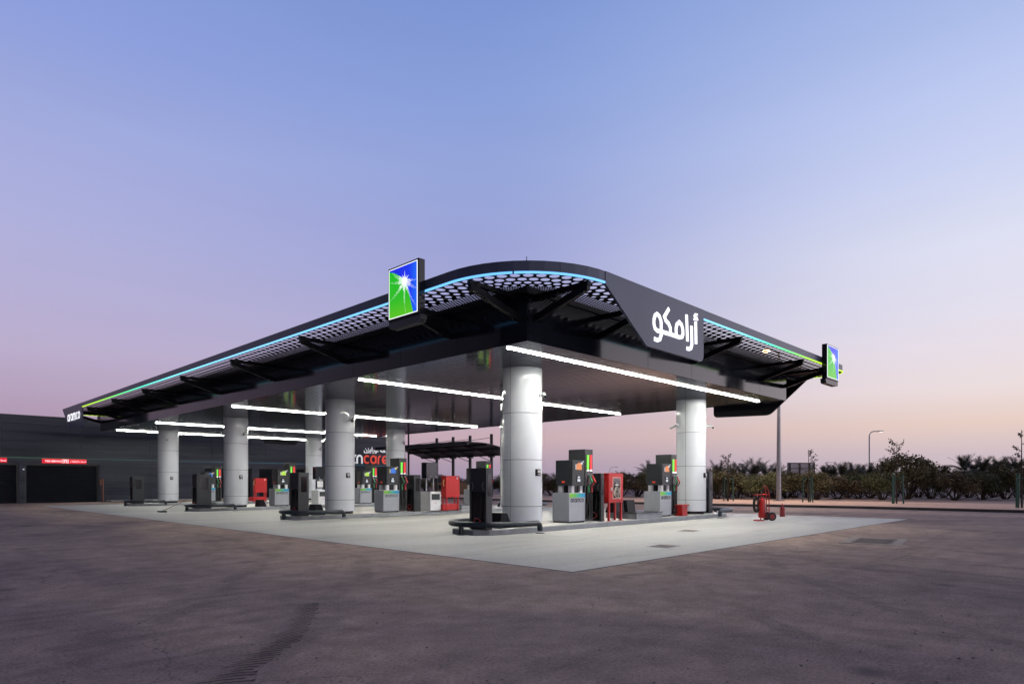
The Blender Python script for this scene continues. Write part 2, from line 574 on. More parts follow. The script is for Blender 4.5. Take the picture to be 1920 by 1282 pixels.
def leaf_mat(name, c1, c2, c3):
    m, t, b = new_mat(name)
    g = t.nodes.new('ShaderNodeNewGeometry')
    co = t.nodes.new('ShaderNodeTexCoord')
    n = t.nodes.new('ShaderNodeTexNoise')
    n.inputs['Scale'].default_value = 1.6
    n.inputs['Detail'].default_value = 3
    t.links.new(co.outputs['Object'], n.inputs['Vector'])
    add = t.nodes.new('ShaderNodeMath')
    add.operation = 'MULTIPLY_ADD'
    add.inputs[1].default_value = .45
    t.links.new(g.outputs['Random Per Island'], add.inputs[0])
    sub = t.nodes.new('ShaderNodeMath')
    sub.operation = 'SUBTRACT'
    sub.inputs[1].default_value = .22
    t.links.new(n.outputs['Fac'], sub.inputs[0])
    t.links.new(sub.outputs[0], add.inputs[2])
    r = ramp(t, [(.2, c1), (.5, c2), (.85, c3)])
    t.links.new(add.outputs[0], r.inputs[0])
    t.links.new(r.outputs[0], b.inputs['Base Color'])
    b.inputs['Roughness'].default_value = .7
    b.inputs['Specular IOR Level'].default_value = .2
    return m


M['leaf_a'] = leaf_mat('scrub leaves', (.065, .06, .032, 1), (.13, .118, .062, 1), (.2, .175, .1, 1))
M['leaf_b'] = leaf_mat('brown scrub leaves', (.07, .058, .036, 1), (.14, .112, .068, 1), (.2, .165, .105, 1))
M['leaf_c'] = leaf_mat('green scrub leaves', (.058, .064, .032, 1), (.118, .126, .06, 1), (.18, .185, .092, 1))
M['frond'] = leaf_mat('palm frond leaves', (.06, .066, .044, 1), (.105, .11, .07, 1), (.16, .165, .11, 1))
M['twig_leaf'] = leaf_mat('sapling leaves', (.03, .032, .024, 1), (.06, .062, .04, 1), (.1, .1, .06, 1))


# ------------------------------------------------------------------ mesh helpers
class MB:
    def __init__(self):
        self.v, self.f, self.s = [], [], []

    def add(self, vs, fs, smooth=False):
        o = len(self.v)
        self.v += [tuple(p) for p in vs]
        self.f += [tuple(i + o for i in f) for f in fs]
        self.s += [smooth] * len(fs)
        return self

    def box(self, x0, x1, y0, y1, z0, z1):
        vs = [(x, y, z) for z in (z0, z1) for y in (y0, y1) for x in (x0, x1)]
        return self.add(vs, [(0, 2, 3, 1), (4, 5, 7, 6), (0, 1, 5, 4), (2, 6, 7, 3), (0, 4, 6, 2), (1, 3, 7, 5)])

    def prism(self, poly, axis, a0, a1):
        mk = {'x': lambda p, a: (a, p[0], p[1]), 'y': lambda p, a: (p[0], a, p[1]), 'z': lambda p, a: (p[0], p[1], a)}[axis]
        n = len(poly)
        vs = [mk(p, a0) for p in poly] + [mk(p, a1) for p in poly]
        fs = [tuple(range(n)), tuple(range(2 * n - 1, n - 1, -1))] + [(i, (i + 1) % n, n + (i + 1) % n, n + i) for i in range(n)]
        return self.add(vs, fs)

    def tube(self, path, r, n=10, closed=False, caps=True):
        path = [Vector(p) for p in path]
        rs = r if isinstance(r, (list, tuple)) else [r] * len(path)
        m = len(path)
        rings = []
        up = None
        for i, p in enumerate(path):
            a = path[i - 1] if (i or closed) else p
            b = path[(i + 1) % m] if (i < m - 1 or closed) else p
            t = (b - a).normalized()
            if up is None:
                up = Vector((0, 0, 1)) if abs(t.z) < .9 else Vector((1, 0, 0))
            x = t.cross(up)
            if x.length < 1e-4:
                x = t.cross(Vector((.3, .9, .1)))
            x.normalize()
            y = x.cross(t)
            up = y
            rings.append([p + (x * math.cos(2 * PI * k / n) + y * math.sin(2 * PI * k / n)) * rs[i] for k in range(n)])
        vs = [q for rg in rings for q in rg]
        fs = []
        for i in range(m if closed else m - 1):
            j = (i + 1) % m
            fs += [(i * n + k, i * n + (k + 1) % n, j * n + (k + 1) % n, j * n + k) for k in range(n)]
        self.add(vs, fs, True)
        if caps and not closed:
            self.add(rings[0], [tuple(range(n))])
            self.add(rings[-1], [tuple(range(n - 1, -1, -1))])
        return self

    def lathe(self, prof, n=32, c=(0, 0, 0), smooth=True):
        vs = [(c[0] + r * math.cos(2 * PI * k / n), c[1] + r * math.sin(2 * PI * k / n), c[2] + z) for r, z in prof for k in range(n)]
        fs = []
        for i in range(len(prof) - 1):
            fs += [(i * n + k, i * n + (k + 1) % n, (i + 1) * n + (k + 1) % n, (i + 1) * n + k) for k in range(n)]
        self.add(vs, fs, smooth)
        return self

    def cyl(self, c, r, z0, z1, n=20, r2=None):
        r2 = r if r2 is None else r2
        self.lathe([(r, z0), (r2, z1)], n, c)
        for z, rr in ((z0, r), (z1, r2)):
            self.add([(c[0] + rr * math.cos(2 * PI * k / n), c[1] + rr * math.sin(2 * PI * k / n), c[2] + z) for k in range(n)], [tuple(range(n))])
        return self

    def quad(self, *pts):
        return self.add(pts, [tuple(range(len(pts)))])

    def xf(self, mtx):
        self.v = [tuple(mtx @ Vector(p)) for p in self.v]
        return self

    def build(self, name, m, parent=None, bev=0, normals=True):
        me = bpy.data.meshes.new(name)
        me.from_pydata(self.v, [], self.f)
        me.polygons.foreach_set('use_smooth', self.s)
        if normals:
            b = bmesh.new()
            b.from_mesh(me)
            bmesh.ops.recalc_face_normals(b, faces=b.faces)
            b.to_mesh(me)
            b.free()
        me.materials.append(M[m] if isinstance(m, str) else m)
        o = bpy.data.objects.new(name, me)
        COL.objects.link(o)
        if parent:
            o.parent = parent
        if bev:
            md = o.modifiers.new('edge', 'BEVEL')
            md.width = bev
            md.segments = 2
            md.limit_method = 'ANGLE'
        return o


def tag(o, label, cat, group=None):
    o['label'] = label
    o['category'] = cat
    if group:
        o['group'] = group
    return o


def thing(name, label, cat, loc=(0, 0, 0), rz=0., group=None):
    o = bpy.data.objects.new(name, None)
    o.empty_display_size = .2
    COL.objects.link(o)
    o.location = loc
    o.rotation_euler = (0, 0, rz)
    return tag(o, label, cat, group)


def struct(o, kind='structure'):
    o['kind'] = kind
    return o


def copy_tree(o, parent=None):
    c = o.copy()
    COL.objects.link(c)
    if parent:
        c.parent = parent
    for ch in list(o.children):
        copy_tree(ch, c)
    return c


def again(root, label, loc, rz=None, scale=None):
    c = copy_tree(root)
    c.location = loc
    if rz is not None:
        c.rotation_euler = (0, 0, rz)
    if scale is not None:
        c.scale = scale if isinstance(scale, tuple) else (scale,) * 3
    c['label'] = label
    return c


# flat stroke lettering: strokes are 2-D polylines, laid in the plane given by fn(x, y, depth)
def ribbon(mb, pts, w, fn, d0, d1, closed=False):
    n = len(pts)
    L, Rr = [], []
    for i in range(n):
        a = pts[i - 1] if (i or closed) else pts[i]
        b = pts[(i + 1) % n] if (i < n - 1 or closed) else pts[i]
        p = pts[i]
        t1 = (p[0] - a[0], p[1] - a[1])
        t2 = (b[0] - p[0], b[1] - p[1])
        l1 = math.hypot(*t1) or 1
        l2 = math.hypot(*t2) or 1
        t = (t1[0] / l1 + t2[0] / l2, t1[1] / l1 + t2[1] / l2)
        l = math.hypot(*t) or 1
        nx, ny = -t[1] / l, t[0] / l
        k = 1.0
        if t1 != (0, 0) and t2 != (0, 0):
            c = max(.5, abs(-t1[1] / l1 * nx + t1[0] / l1 * ny))
            k = 1 / c
        L.append((p[0] + nx * w / 2 * k, p[1] + ny * w / 2 * k))
        Rr.append((p[0] - nx * w / 2 * k, p[1] - ny * w / 2 * k))
    vs = [fn(*p, d0) for p in L] + [fn(*p, d0) for p in Rr] + [fn(*p, d1) for p in L] + [fn(*p, d1) for p in Rr]
    fs = []
    for i in range(n if closed else n - 1):
        j = (i + 1) % n
        fs += [(i, j, n + j, n + i), (2 * n + i, 2 * n + j, 3 * n + j, 3 * n + i), (i, j, 2 * n + j, 2 * n + i), (n + i, n + j, 3 * n + j, 3 * n + i)]
    if not closed:
        fs += [(0, n, 3 * n, 2 * n), (n - 1, 2 * n - 1, 4 * n - 1, 3 * n - 1)]
    mb.add(vs, fs)


def arc(cx, cy, rx, ry, a0, a1, n=12):
    return [(cx + rx * math.cos(R(a0 + (a1 - a0) * i / n)), cy + ry * math.sin(R(a0 + (a1 - a0) * i / n))) for i in range(n + 1)]


def letter(ch):
    """unit x-height letter: list of (polyline, closed), advance"""
    if ch == 'a':
        return [(arc(.44, .5, .34, .4, 0, 340, 18), True), ([(.78, .92), (.78, .2), (.82, .1)], False)], 1.0
    if ch == 'r':
        return [([(.12, 0), (.12, .55)] + arc(.46, .55, .34, .37, 180, 90, 6), False)], .58
    if ch == 'm':
        return [([(.12, 0), (.12, .55)] + arc(.4, .58, .28, .33, 180, 0, 8) + [(.68, 0)], False),
                ([(.68, .55)] + arc(.96, .58, .28, .33, 180, 0, 8) + [(1.24, 0)], False)], 1.44
    if ch == 'n':
        return [([(.12, 0), (.12, .55)] + arc(.44, .55, .32, .37, 180, 0, 8) + [(.76, 0)], False)], .96
    if ch == 'c':
        return [(arc(.48, .5, .36, .4, 50, 310, 14), False)], .9
    if ch == 'o':
        return [(arc(.48, .5, .36, .4, 0, 340, 18), True)], 1.0
    if ch == 'e':
        return [([(.16, .46), (.8, .46)] + arc(.48, .5, .34, .4, 5, 310, 14), False)], .96
    if ch == 'i':
        return [([(.12, 0), (.12, .95)], False), ([(.12, 1.12), (.12, 1.32)], False)], .3
    if ch == 'z':
        return [([(.08, .9), (.68, .9), (.08, .08), (.72, .08)], False)], .82
    return [], .5


def word(mb, text, x0, y0, h, fn, d0, d1, w=.2, sx=1.):
    x = x0
    k = 0
    for ch in text:
        st, adv = letter(ch)
        for pl, cl in st:
            e = .0012 * (k % 3)
            k += 1
            ribbon(mb, [(x + p[0] * h * sx, y0 + p[1] * h) for p in pl], w * h, fn, d0, d1 - e if d1 < d0 else d1 + e, cl)
        x += adv * h * sx
    return x


def word_width(text, h, sx=1.):
    return sum(letter(c)[1] for c in text) * h * sx


def font_mesh(name, body, size, m, parent, mtx, extrude=.01, bold=0.):
    cu = bpy.data.curves.new(name, 'FONT')
    cu.body = body
    cu.size = size
    cu.extrude = extrude
    cu.offset = bold
    o = bpy.data.objects.new(name, cu)
    COL.objects.link(o)
    dg = bpy.context.evaluated_depsgraph_get()
    me = bpy.data.meshes.new_from_object(o.evaluated_get(dg))
    bpy.data.objects.remove(o)
    me.transform(mtx)
    me.materials.clear()
    me.materials.append(M[m])
    ob = bpy.data.objects.new(name, me)
    COL.objects.link(ob)
    ob.parent = parent
    return ob


# ================================================================== GROUND
KERB = [(70, -60), (45, -24), (38.6, -4), (37.95, 3.84), (38.1, 10.67), (37.6, 14.45), (36.7, 18.55), (35.8, 26), (35.5, 31), (36.5, 42), (41, 60), (60, 110)]
mb = MB()
mb.quad((-900, -900, 0), (1500, -900, 0), (1500, 1500, 0), (-900, 1500, 0))
struct(mb.build('ground', 'asphalt'))
mb = MB()
mb.quad((7.85, 6.35, .004), (28.3, 6.35, .004), (28.3, 47.9, .004), (7.85, 47.9, .004))
struct(mb.build('concrete_apron', 'concrete'))
# expansion joints sawn in the apron
mb = MB()
for u in (12.9, 18.0, 23.1):
    mb.quad((u, 6.46, .008), (u + .02, 6.46, .008), (u + .02, 12.1, .008), (u, 12.1, .008))
    for k in range(3):
        v0 = 14.1 + 10.25 * k
        mb.quad((u, v0, .008), (u + .012, v0, .008), (u + .012, v0 + 8, .008), (u, v0 + 8, .008))
for v in (9.2, 18.2, 28.4, 38.6):
    mb.quad((7.86, v, .0085), (28.29, v, .0085), (28.29, v + .012, .0085), (7.86, v + .012, .0085))
struct(mb.build('apron_joints', mat('joint sealant', (.2, .2, .19), .8)))
mb = MB()
for (a, b, c_, d_) in ((7.80, 28.35, 6.30, 6.36), (7.80, 28.35, 47.89, 47.95), (7.80, 7.86, 6.361, 47.889), (28.29, 28.35, 6.361, 47.889)):
    mb.quad((a, c_, .007), (b, c_, .007), (b, d_, .007), (a, d_, .007))
struct(mb.build('apron_edge', mat('edge sealant', (.06, .055, .055), .8)))


def offset_line(pts, d):
    out = []
    for i, p in enumerate(pts):
        a = pts[max(0, i - 1)]
        b = pts[min(len(pts) - 1, i + 1)]
        t = (b[0] - a[0], b[1] - a[1])
        l = math.hypot(*t)
        out.append((p[0] + t[1] / l * d, p[1] - t[0] / l * d))
    return out


def densify(pts, n=8):
    out = []
    m = len(pts)
    for i in range(m - 1):
        p0, p1, p2, p3 = pts[max(0, i - 1)], pts[i], pts[i + 1], pts[min(m - 1, i + 2)]
        for k in range(n):
            t = k / n
            out.append(tuple(.5 * ((2 * p1[j]) + (-p0[j] + p2[j]) * t + (2 * p0[j] - 5 * p1[j] + 4 * p2[j] - p3[j]) * t * t + (-p0[j] + 3 * p1[j] - 3 * p2[j] + p3[j]) * t ** 3) for j in (0, 1)))
    out.append(pts[-1])
    return out


KD = densify(KERB)


def band(a, b, z0, z1=None):
    z1 = z0 if z1 is None else z1
    mbb = MB()
    for i in range(len(a) - 1):
        mbb.add([(*a[i], z0), (*a[i + 1], z0), (*b[i + 1], z1), (*b[i], z1)], [(0, 1, 2, 3)])
    return mbb


k1 = offset_line(KD, .2)
mb = band(KD, k1, .14)
for i in range(len(KD) - 1):
    mb.add([(*KD[i], 0), (*KD[i + 1], 0), (*KD[i + 1], .14), (*KD[i], .14)], [(0, 1, 2, 3)])
struct(mb.build('road_kerb', 'kerb_dark'))
far1 = offset_line(KD, 10.5)
mb = band(k1, far1, .135)
# slightly uneven sand strip
struct(mb.build('sand_verge', 'sand'))
farther = [(p[0] + 700, p[1] + 40) for p in far1]
mb = band(far1, farther, .12, .1)
struct(mb.build('far_terrain', 'desert'))
# pale gutter along the kerb
g0 = offset_line(KD, -.32)
struct(band(g0, offset_line(KD, -.02), .005).build('road_gutter', 'paver'))

# tyre tread marks pressed into the dust
mb = MB()
pL = [(1.35, 4.35), (1.74, 4.82), (2.23, 5.24), (2.6, 5.65), (3.11, 6.27), (3.5, 6.9)]
pR = [(1.75, 4.1), (2.05, 4.62), (2.55, 5.12), (2.98, 5.6), (3.42, 6.25), (3.8, 6.85)]
dl, dr = densify(pL, 9), densify(pR, 9)
for i in range(0, len(dl) - 1):
    a, b = Vector((*dl[i], .004)), Vector((*dr[min(i + 1, len(dr) - 1)], .004))
    t = (Vector((*dl[min(i + 1, len(dl) - 1)], 0)) - Vector((*dl[max(i - 1, 0)], 0))).normalized() * .013
    jit = random.uniform(0, .45)
    a2 = a.lerp(b, jit)
    b2 = a.lerp(b, random.uniform(.82, 1))
    mid = a2.lerp(b2, .5) + t * 1.4
    mb.quad(a2 - t * .5, mid - t * .9, mid + t * .9, a2 + t * .5)
    mb.quad(mid - t * .9, b2 - t * .9, b2 + t * .9, mid + t * .9)
    if i % 3 == 0:
        e2 = b2 + (b2 - a2).normalized() * .03
        mb.quad(b2 - t * 1.0, e2 - t * 2.4, e2 + t * 2.4, b2 + t * 1.0)
struct(mb.build('tyre_track', mat('pressed dust', (.085, .062, .058), .85, 0, .3, .3, 14)))


def blotch(cx, cy, rx, ry, rz, z, m, name, label=None):
    mbb = MB()
    pts = []
    for i in range(22):
        a = 2 * PI * i / 22
        k = random.uniform(.75, 1.15)
        x, y = rx * k * math.cos(a), ry * k * math.sin(a)
        pts.append((cx + x * math.cos(rz) - y * math.sin(rz), cy + x * math.sin(rz) + y * math.cos(rz), z))
    mbb.quad(*pts)
    return mbb.build(name, m)


o = blotch(3.7, 25.6, .32, .2, .3, .006, 'tar', 'tar_patch')
struct(o)

# loose grit on the asphalt
mb = MB()
for _ in range(420):
    d_ = 4.2 + 16 * random.random() ** 1.7
    l_ = random.uniform(-.8, .8) * d_
    x, y = VW[0] * d_ + RT[0] * l_, VW[1] * d_ + RT[1] * l_
    if x > 7.7 and y > 6.2:
        continue
    r_ = random.uniform(.006, .018) * (1.5 if random.random() < .08 else 1)
    a_ = random.uniform(0, 6)
    pts = [(x + r_ * math.cos(a_ + k * 1.257) * random.uniform(.7, 1.2), y + r_ * math.sin(a_ + k * 1.257) * random.uniform(.7, 1.2), .001) for k in range(5)]
    mb.add(pts + [(x, y, r_ * random.uniform(.5, .9))], [(k, (k + 1) % 5, 5) for k in range(5)])
o = mb.build('grit', mat('loose grit', (.2, .17, .15), .9, 0, .3, .5, 2))
struct(o, 'stuff')
tag(o, 'loose grit and pebbles scattered over the dusty asphalt', 'grit')

# manhole in the asphalt on the right
t = thing('manhole', 'square manhole cover in a pale concrete frame set in the asphalt', 'manhole', (17.1, 4.55, 0), R(8))
mb = MB()
for (x0, x1, y0, y1) in ((-1.0, 1.0, -.62, -.42), (-1.0, 1.0, .42, .62), (-1.0, -.8, -.42, .42), (.8, 1.0, -.42, .42)):
    mb.box(x0, x1, y0, y1, -.05, .012)
mb.build('frame', 'frame_conc', t)
mb = MB()
mb.box(-.795, .795, -.415, .415, -.05, .008)
for i in range(7):
    mb.box(-.7 + i * .2, -.62 + i * .2, -.36, .36, .008, .014)
mb.build('cover', 'cover_pale', t)
for (x, y, rz, lab) in ((17.0, 9.4, .2, 'small iron drain cover in the apron in front of the black wedge box plinth'),
                        (12.45, 7.5, .1, 'small iron drain cover near the open corner of the concrete apron')):
    t = thing('drain_cover', lab, 'drain cover', (x, y, 0), rz, 'drain covers in the apron')
    mb = MB()
    mb.box(-.32, .32, -.26, .26, 0, .01)
    mb.build('frame', 'kerb_paint', t)
    mb = MB()
    for i in range(6):
        mb.box(-.26 + i * .09, -.2 + i * .09, -.2, .2, .01, .016)
    mb.build('grate', 'cover_pale', t)

# ================================================================== CANOPY
U0, U1, V0, V1 = 9.25, 28.4, 8.5, 49.6
RC = [2.5, .9, .9, .9]
BU0, BU1, BV0, BV1 = 11.0, 26.4, 10.25, 47.9
ZS, ZT = 4.75, 6.02
SECT = [('l', V1 - V0 - RC[3] - RC[0]), ('a', RC[0] * PI / 2), ('l', U1 - U0 - RC[0] - RC[1]), ('a', RC[1] * PI / 2),
        ('l', V1 - V0 - RC[1] - RC[2]), ('a', RC[2] * PI / 2), ('l', U1 - U0 - RC[2] - RC[3]), ('a', RC[3] * PI / 2)]
PER = sum(s[1] for s in SECT)
CORN = [(U0 + RC[0], V0 + RC[0], PI), (U1 - RC[1], V0 + RC[1], 1.5 * PI), (U1 - RC[2], V1 - RC[2], 0), (U0 + RC[3], V1 - RC[3], .5 * PI)]
STRT = [(U0, V1 - RC[3], 0, -1), (U0 + RC[0], V0, 1, 0), (U1, V0 + RC[1], 0, 1), (U1 - RC[2], V1, -1, 0)]


def rimZ(s):
    """the sheets of the short ends lie a few millimetres higher so that they lap over their neighbours"""
    s = s % PER
    acc = 0
    for i, (k, L) in enumerate(SECT):
        acc += L
        if s <= acc:
            return ZP + (.004 if i in (2, 6) else 0)
    return ZP


def rimP(s, d=0.):
    """point at perimeter length s, d metres inside the rim line"""
    s = s % PER
    for i, (k, L) in enumerate(SECT):
        if s <= L + 1e-9:
            break
        s -= L
    if k == 'l':
        x, y, dx, dy = STRT[i // 2]
        nx, ny = dy, -dx   # outward
        return (x + dx * s - nx * d, y + dy * s - ny * d)
    cx, cy, a0 = CORN[i // 2]
    rr = RC[i // 2]
    a = a0 + s / rr
    rad = max(rr - d, 0)
    return (cx + rad * math.cos(a), cy + rad * math.sin(a))


canopy = thing('fuel_canopy', 'dark fuel station canopy with rounded perforated overhang and glowing rim over white columns', 'canopy', (18.7, 29.1, 0))
CO = Vector((18.7, 29.1, 0))


def cbuild(mb, name, m, parent=None, **k):
    o = mb.build(name, m, parent or canopy, **k)
    if parent is None:
        o.matrix_parent_inverse = Matrix.Translation(-CO)
    return o


# rim fascia in segments with small joints
mb = MB()
S_JOINT = [0]
smp = []
nseg = 44
for q in range(nseg):
    s0 = PER * q / nseg + .004
    s1 = PER * (q + 1) / nseg - .004
    n = 8
    rows = []
    for i in range(n + 1):
        s = s0 + (s1 - s0) * i / n
        o_, i_ = rimP(s, 0), rimP(s, .12)
        rows.append([(*o_, 5.885), (*o_, 6.11), (*i_, 6.11), (*i_, 5.885)])
    vs = [p for r_ in rows for p in r_]
    fs = []
    for i in range(n):
        for k in range(4):
            fs.append((i * 4 + k, i * 4 + (k + 1) % 4, (i + 1) * 4 + (k + 1) % 4, (i + 1) * 4 + k))
    fs += [(0, 1, 2, 3), (n * 4 + 3, n * 4 + 2, n * 4 + 1, n * 4)]
    mb.add(vs, fs)
cbuild(mb, 'fascia', 'rim_metal')
# backing frame behind the joints
mb = MB()
n = 300
vs, fs = [], []
for i in range(n):
    s = PER * i / n
    a, b = rimP(s, .02), rimP(s, .1)
    vs += [(*a, 5.9), (*a, 6.09), (*b, 6.09), (*b, 5.9)]
for i in range(n):
    j = (i + 1) % n
    for k in range(4):
        fs.append((i * 4 + k, i * 4 + (k + 1) % 4, j * 4 + (k + 1) % 4, j * 4 + k))
mb.add(vs, fs)
cbuild(mb, 'rim_frame', 'black_metal')

# LED line under the fascia, broken where the lettered panels hang
BLOCK = [lambda p: abs(p[1] - V0) < .01 and 11.66 < p[0] < 16.15, lambda p: abs(p[0] - U0) < .01 and 44.26 < p[1] < 49.4,
         lambda p: abs(p[0] - U1) < .01 and 9.9 < p[1] < 14.4, lambda p: abs(p[1] - V1) < .01 and 22.6 < p[0] < 26.6]
ds = PER / 1200
run = []
runs = []
for i in range(6001):
    s = PER * i / 6000
    p = rimP(s)
    seg = int(s / 2.62)
    if any(f(p) for f in BLOCK):
        if run:
            runs.append(run)
        if runs and runs[-1]:
            runs.append([])
        run = []
        continue
    if run and int(run[-1] / 2.62) != seg:
        runs.append(run)
        run = []
        continue
    run.append(s)
if run:
    runs.append(run)
def led_piece(r_, mbb):
    vs, fs = [], []
    for s in r_:
        a, b = rimP(s, -.006), rimP(s, .03)
        vs += [(*a, 5.841), (*a, 5.883), (*b, 5.883), (*b, 5.841)]
    m_ = len(r_)
    for i in range(m_ - 1):
        for k in range(4):
            fs.append((i * 4 + k, i * 4 + (k + 1) % 4, (i + 1) * 4 + (k + 1) % 4, (i + 1) * 4 + k))
    fs += [(0, 1, 2, 3), (m_ * 4 - 1, m_ * 4 - 2, m_ * 4 - 3, m_ * 4 - 4)]
    mbb.add(vs, fs)


group_ = MB()
for r_ in runs + [[]]:
    if not r_:
        if group_.v:
            cbuild(group_, 'rim_light', 'rim_led')
        group_ = MB()
    elif len(r_) >= 2:
        led_piece(r_, group_)

# perforated sheet: real holes
ZP = 5.851
NP = round(PER / .31)
PP = PER / NP
ROWS = [(.06, .32, 1, .116, 0), (.32, .58, 1, .113, .5), (.58, .79, 1, .088, 0), (.79, .95, 1, .06, .5)]
d = .95
for k in range(8):
    ROWS.append((d, d + .095, 3, .041 - .0008 * k, .5 * (k % 2)))
    d += .095
DEND = d
mb = MB()


def ring_cells(d0, d1, mul, rh, off, nv):
    n = NP * mul
    p = PER / n
    dc = (d0 + d1) / 2
    hs, hd = p / 2, (d1 - d0) / 2
    angs = []
    for k in range(nv):
        angs.append(2 * PI * (k + .5) / nv)
    vs, fs = [], []
    for c in range(n):
        sc = (c + off) * p
        zz = rimZ(sc)
        # how much the row is squeezed on a rounded corner
        q0, q1 = rimP(sc - .05, dc), rimP(sc + .05, dc)
        k_ = math.hypot(q1[0] - q0[0], q1[1] - q0[1]) / .1
        rs = min(rh / max(k_, .2), hs * .86)
        rd = min(rh, hd * .93) * (.55 + .45 * min(1, rs * k_ / rh))
        o = len(vs)
        outer = []
        for a in angs:
            ca, sa = math.cos(a), math.sin(a)
            f = min(hs / abs(ca) if abs(ca) > 1e-6 else 9, hd / abs(sa) if abs(sa) > 1e-6 else 9)
            vs.append((*rimP(sc + ca * f, dc + sa * f), zz))
            vs.append((*rimP(sc + ca * rs, dc + sa * rd), zz))
            vs.append((*rimP(sc + ca * rs, dc + sa * rd), zz + (.0105 if mul > 1 else .008)))
        for k in range(nv):
            j = (k + 1) % nv
            fs.append((o + 3 * k, o + 3 * j, o + 3 * j + 1, o + 3 * k + 1))
            fs.append((o + 3 * k + 1, o + 3 * j + 1, o + 3 * j + 2, o + 3 * k + 2))
        # corners of the cell
        for (sx, sy) in ((1, 1), (-1, 1), (-1, -1), (1, -1)):
            a = math.atan2(sy, sx) % (2 * PI)
            ca = math.atan2(sy * hd, sx * hs) % (2 * PI)
            # neighbouring samples around this corner
            idx = [k for k in range(nv) if angs[k] < ca]
            k0 = (idx[-1] if idx else nv - 1)
            k1 = (k0 + 1) % nv
            vs.append((*rimP(sc + sx * hs, dc + sy * hd), zz))
            fs.append((o + 3 * k0, len(vs) - 1, o + 3 * k1))
    mb.add(vs, fs)


for (d0, d1, mul, rh, off) in ROWS:
    ring_cells(d0, d1, mul, rh, off, 16 if mul == 1 else 8)
nn = 400
for (d0, d1) in ((-.0, .06), (DEND, 2.1)):
    vs, fs = [], []
    for i in range(nn):
        s = PER * i / nn
        vs += [(*rimP(s, max(d0, .004)), rimZ(s)), (*rimP(s, d1), rimZ(s))]
    for i in range(nn):
        j = (i + 1) % nn
        fs.append((2 * i, 2 * j, 2 * j + 1, 2 * i + 1))
    mb.add(vs, fs)
sheet = cbuild(mb, 'perforated_sheet', 'sheet_black', normals=False)

# inner box: cladding panels, roof deck, soffit
mb = MB()
g = .006


def panels(a0, a1, mk):
    n = round((a1 - a0) / 2.56)
    for i in range(n):
        p0 = a0 + (a1 - a0) * i / n + g
        p1 = a0 + (a1 - a0) * (i + 1) / n - g
        mk(p0, p1, random.uniform(-.003, .003))


panels(BV0 + .003, BV1 - .003, lambda a, b, e: mb.box(BU0, BU0 + .04, a, b, ZS - .02, ZT))
panels(BV0 + .003, BV1 - .003, lambda a, b, e: mb.box(BU1 - .04, BU1, a, b, ZS - .02, ZT))
panels(BU0 + .045, BU1 - .045, lambda a, b, e: mb.box(a, b, BV0, BV0 + .04, ZS - .02, ZT))
panels(BU0 + .045, BU1 - .045, lambda a, b, e: mb.box(a, b, BV1 - .04, BV1, ZS - .02, ZT))
cbuild(mb, 'box_cladding', 'gloss_dark')
mb = MB()
mb.box(BU0 + .05, BU1 - .05, BV0 + .05, BV1 - .05, 5.7, 6.0)
mb.box(BU0 + .045, BU0 + .1, BV0 + .05, BV1 - .05, ZS + .05, 5.69)
mb.box(BU1 - .1, BU1 - .045, BV0 + .05, BV1 - .05, ZS + .05, 5.69)
mb.box(BU0 + .11, BU1 - .11, BV0 + .045, BV0 + .1, ZS + .05, 5.69)
mb.box(BU0 + .11, BU1 - .11, BV1 - .1, BV1 - .045, ZS + .05, 5.69)
cbuild(mb, 'roof_deck', 'black_metal')
# soffit planks run away from the camera-left edge, each very slightly out of true
mb = MB()
W_ = .2
npl = int((BU1 - BU0 - .1) / W_)
nb = 7
for i in range(npl):
    u = BU0 + .05 + i * W_
    for b in range(nb):
        va = BV0 + .05 + (BV1 - BV0 - .1) * b / nb
        vb = BV0 + .05 + (BV1 - BV0 - .1) * (b + 1) / nb - .004
        e = [random.uniform(-.0006, .0006) for _ in range(4)]
        x0, x1 = u + .017, u + W_ - .017
        vs = [(x0, va, ZS + e[0]), (x1, va, ZS + e[1]), (x1, vb, ZS + e[2]), (x0, vb, ZS + e[3]),
              (u + .015, va, ZS + .045), (u + W_ - .015, va, ZS + .045), (u + W_ - .015, vb, ZS + .045), (u + .015, vb, ZS + .045)]
        mb.add(vs[:4], [(3, 2, 1, 0)])
cbuild(mb, 'soffit', 'soffit', normals=False)
mb = MB()
mb.box(BU0 + .05, BU1 - .05, BV0 + .05, BV1 - .05, ZS + .046, ZS + .06)
cbuild(mb, 'soffit_backing', 'dark_seam')


def bracket(side, c, E_=1.62):
    """triangular arm from the box wall to the rim; side: which wall, c: place along it"""
    mbb = MB()
    w = .055
    if side == 'u0':
        P = lambda o, z, k: (BU0 - o, c + k, z)
    elif side == 'u1':
        P = lambda o, z, k: (BU1 + o, c + k, z)
    elif side == 'v0':
        P = lambda o, z, k: (c + k, BV0 - o, z)
    else:
        P = lambda o, z, k: (c + k, BV1 + o, z)

    def bar(poly):
        n = len(poly)
        vs = [P(o, z, -w) for o, z in poly] + [P(o, z, w) for o, z in poly]
        mbb.add(vs, [tuple(range(n)), tuple(range(2 * n - 1, n - 1, -1))] + [(i, (i + 1) % n, n + (i + 1) % n, n + i) for i in range(n)])
    bar([(.002, 5.72), (E_, 5.74), (E_, 5.835), (.002, 5.835)])
    bar([(.002, 5.22), (.1, 5.22), (E_ - .02, 5.64), (E_ - .02, 5.735), (E_ - .25, 5.735), (.002, 5.36)])
    return mbb


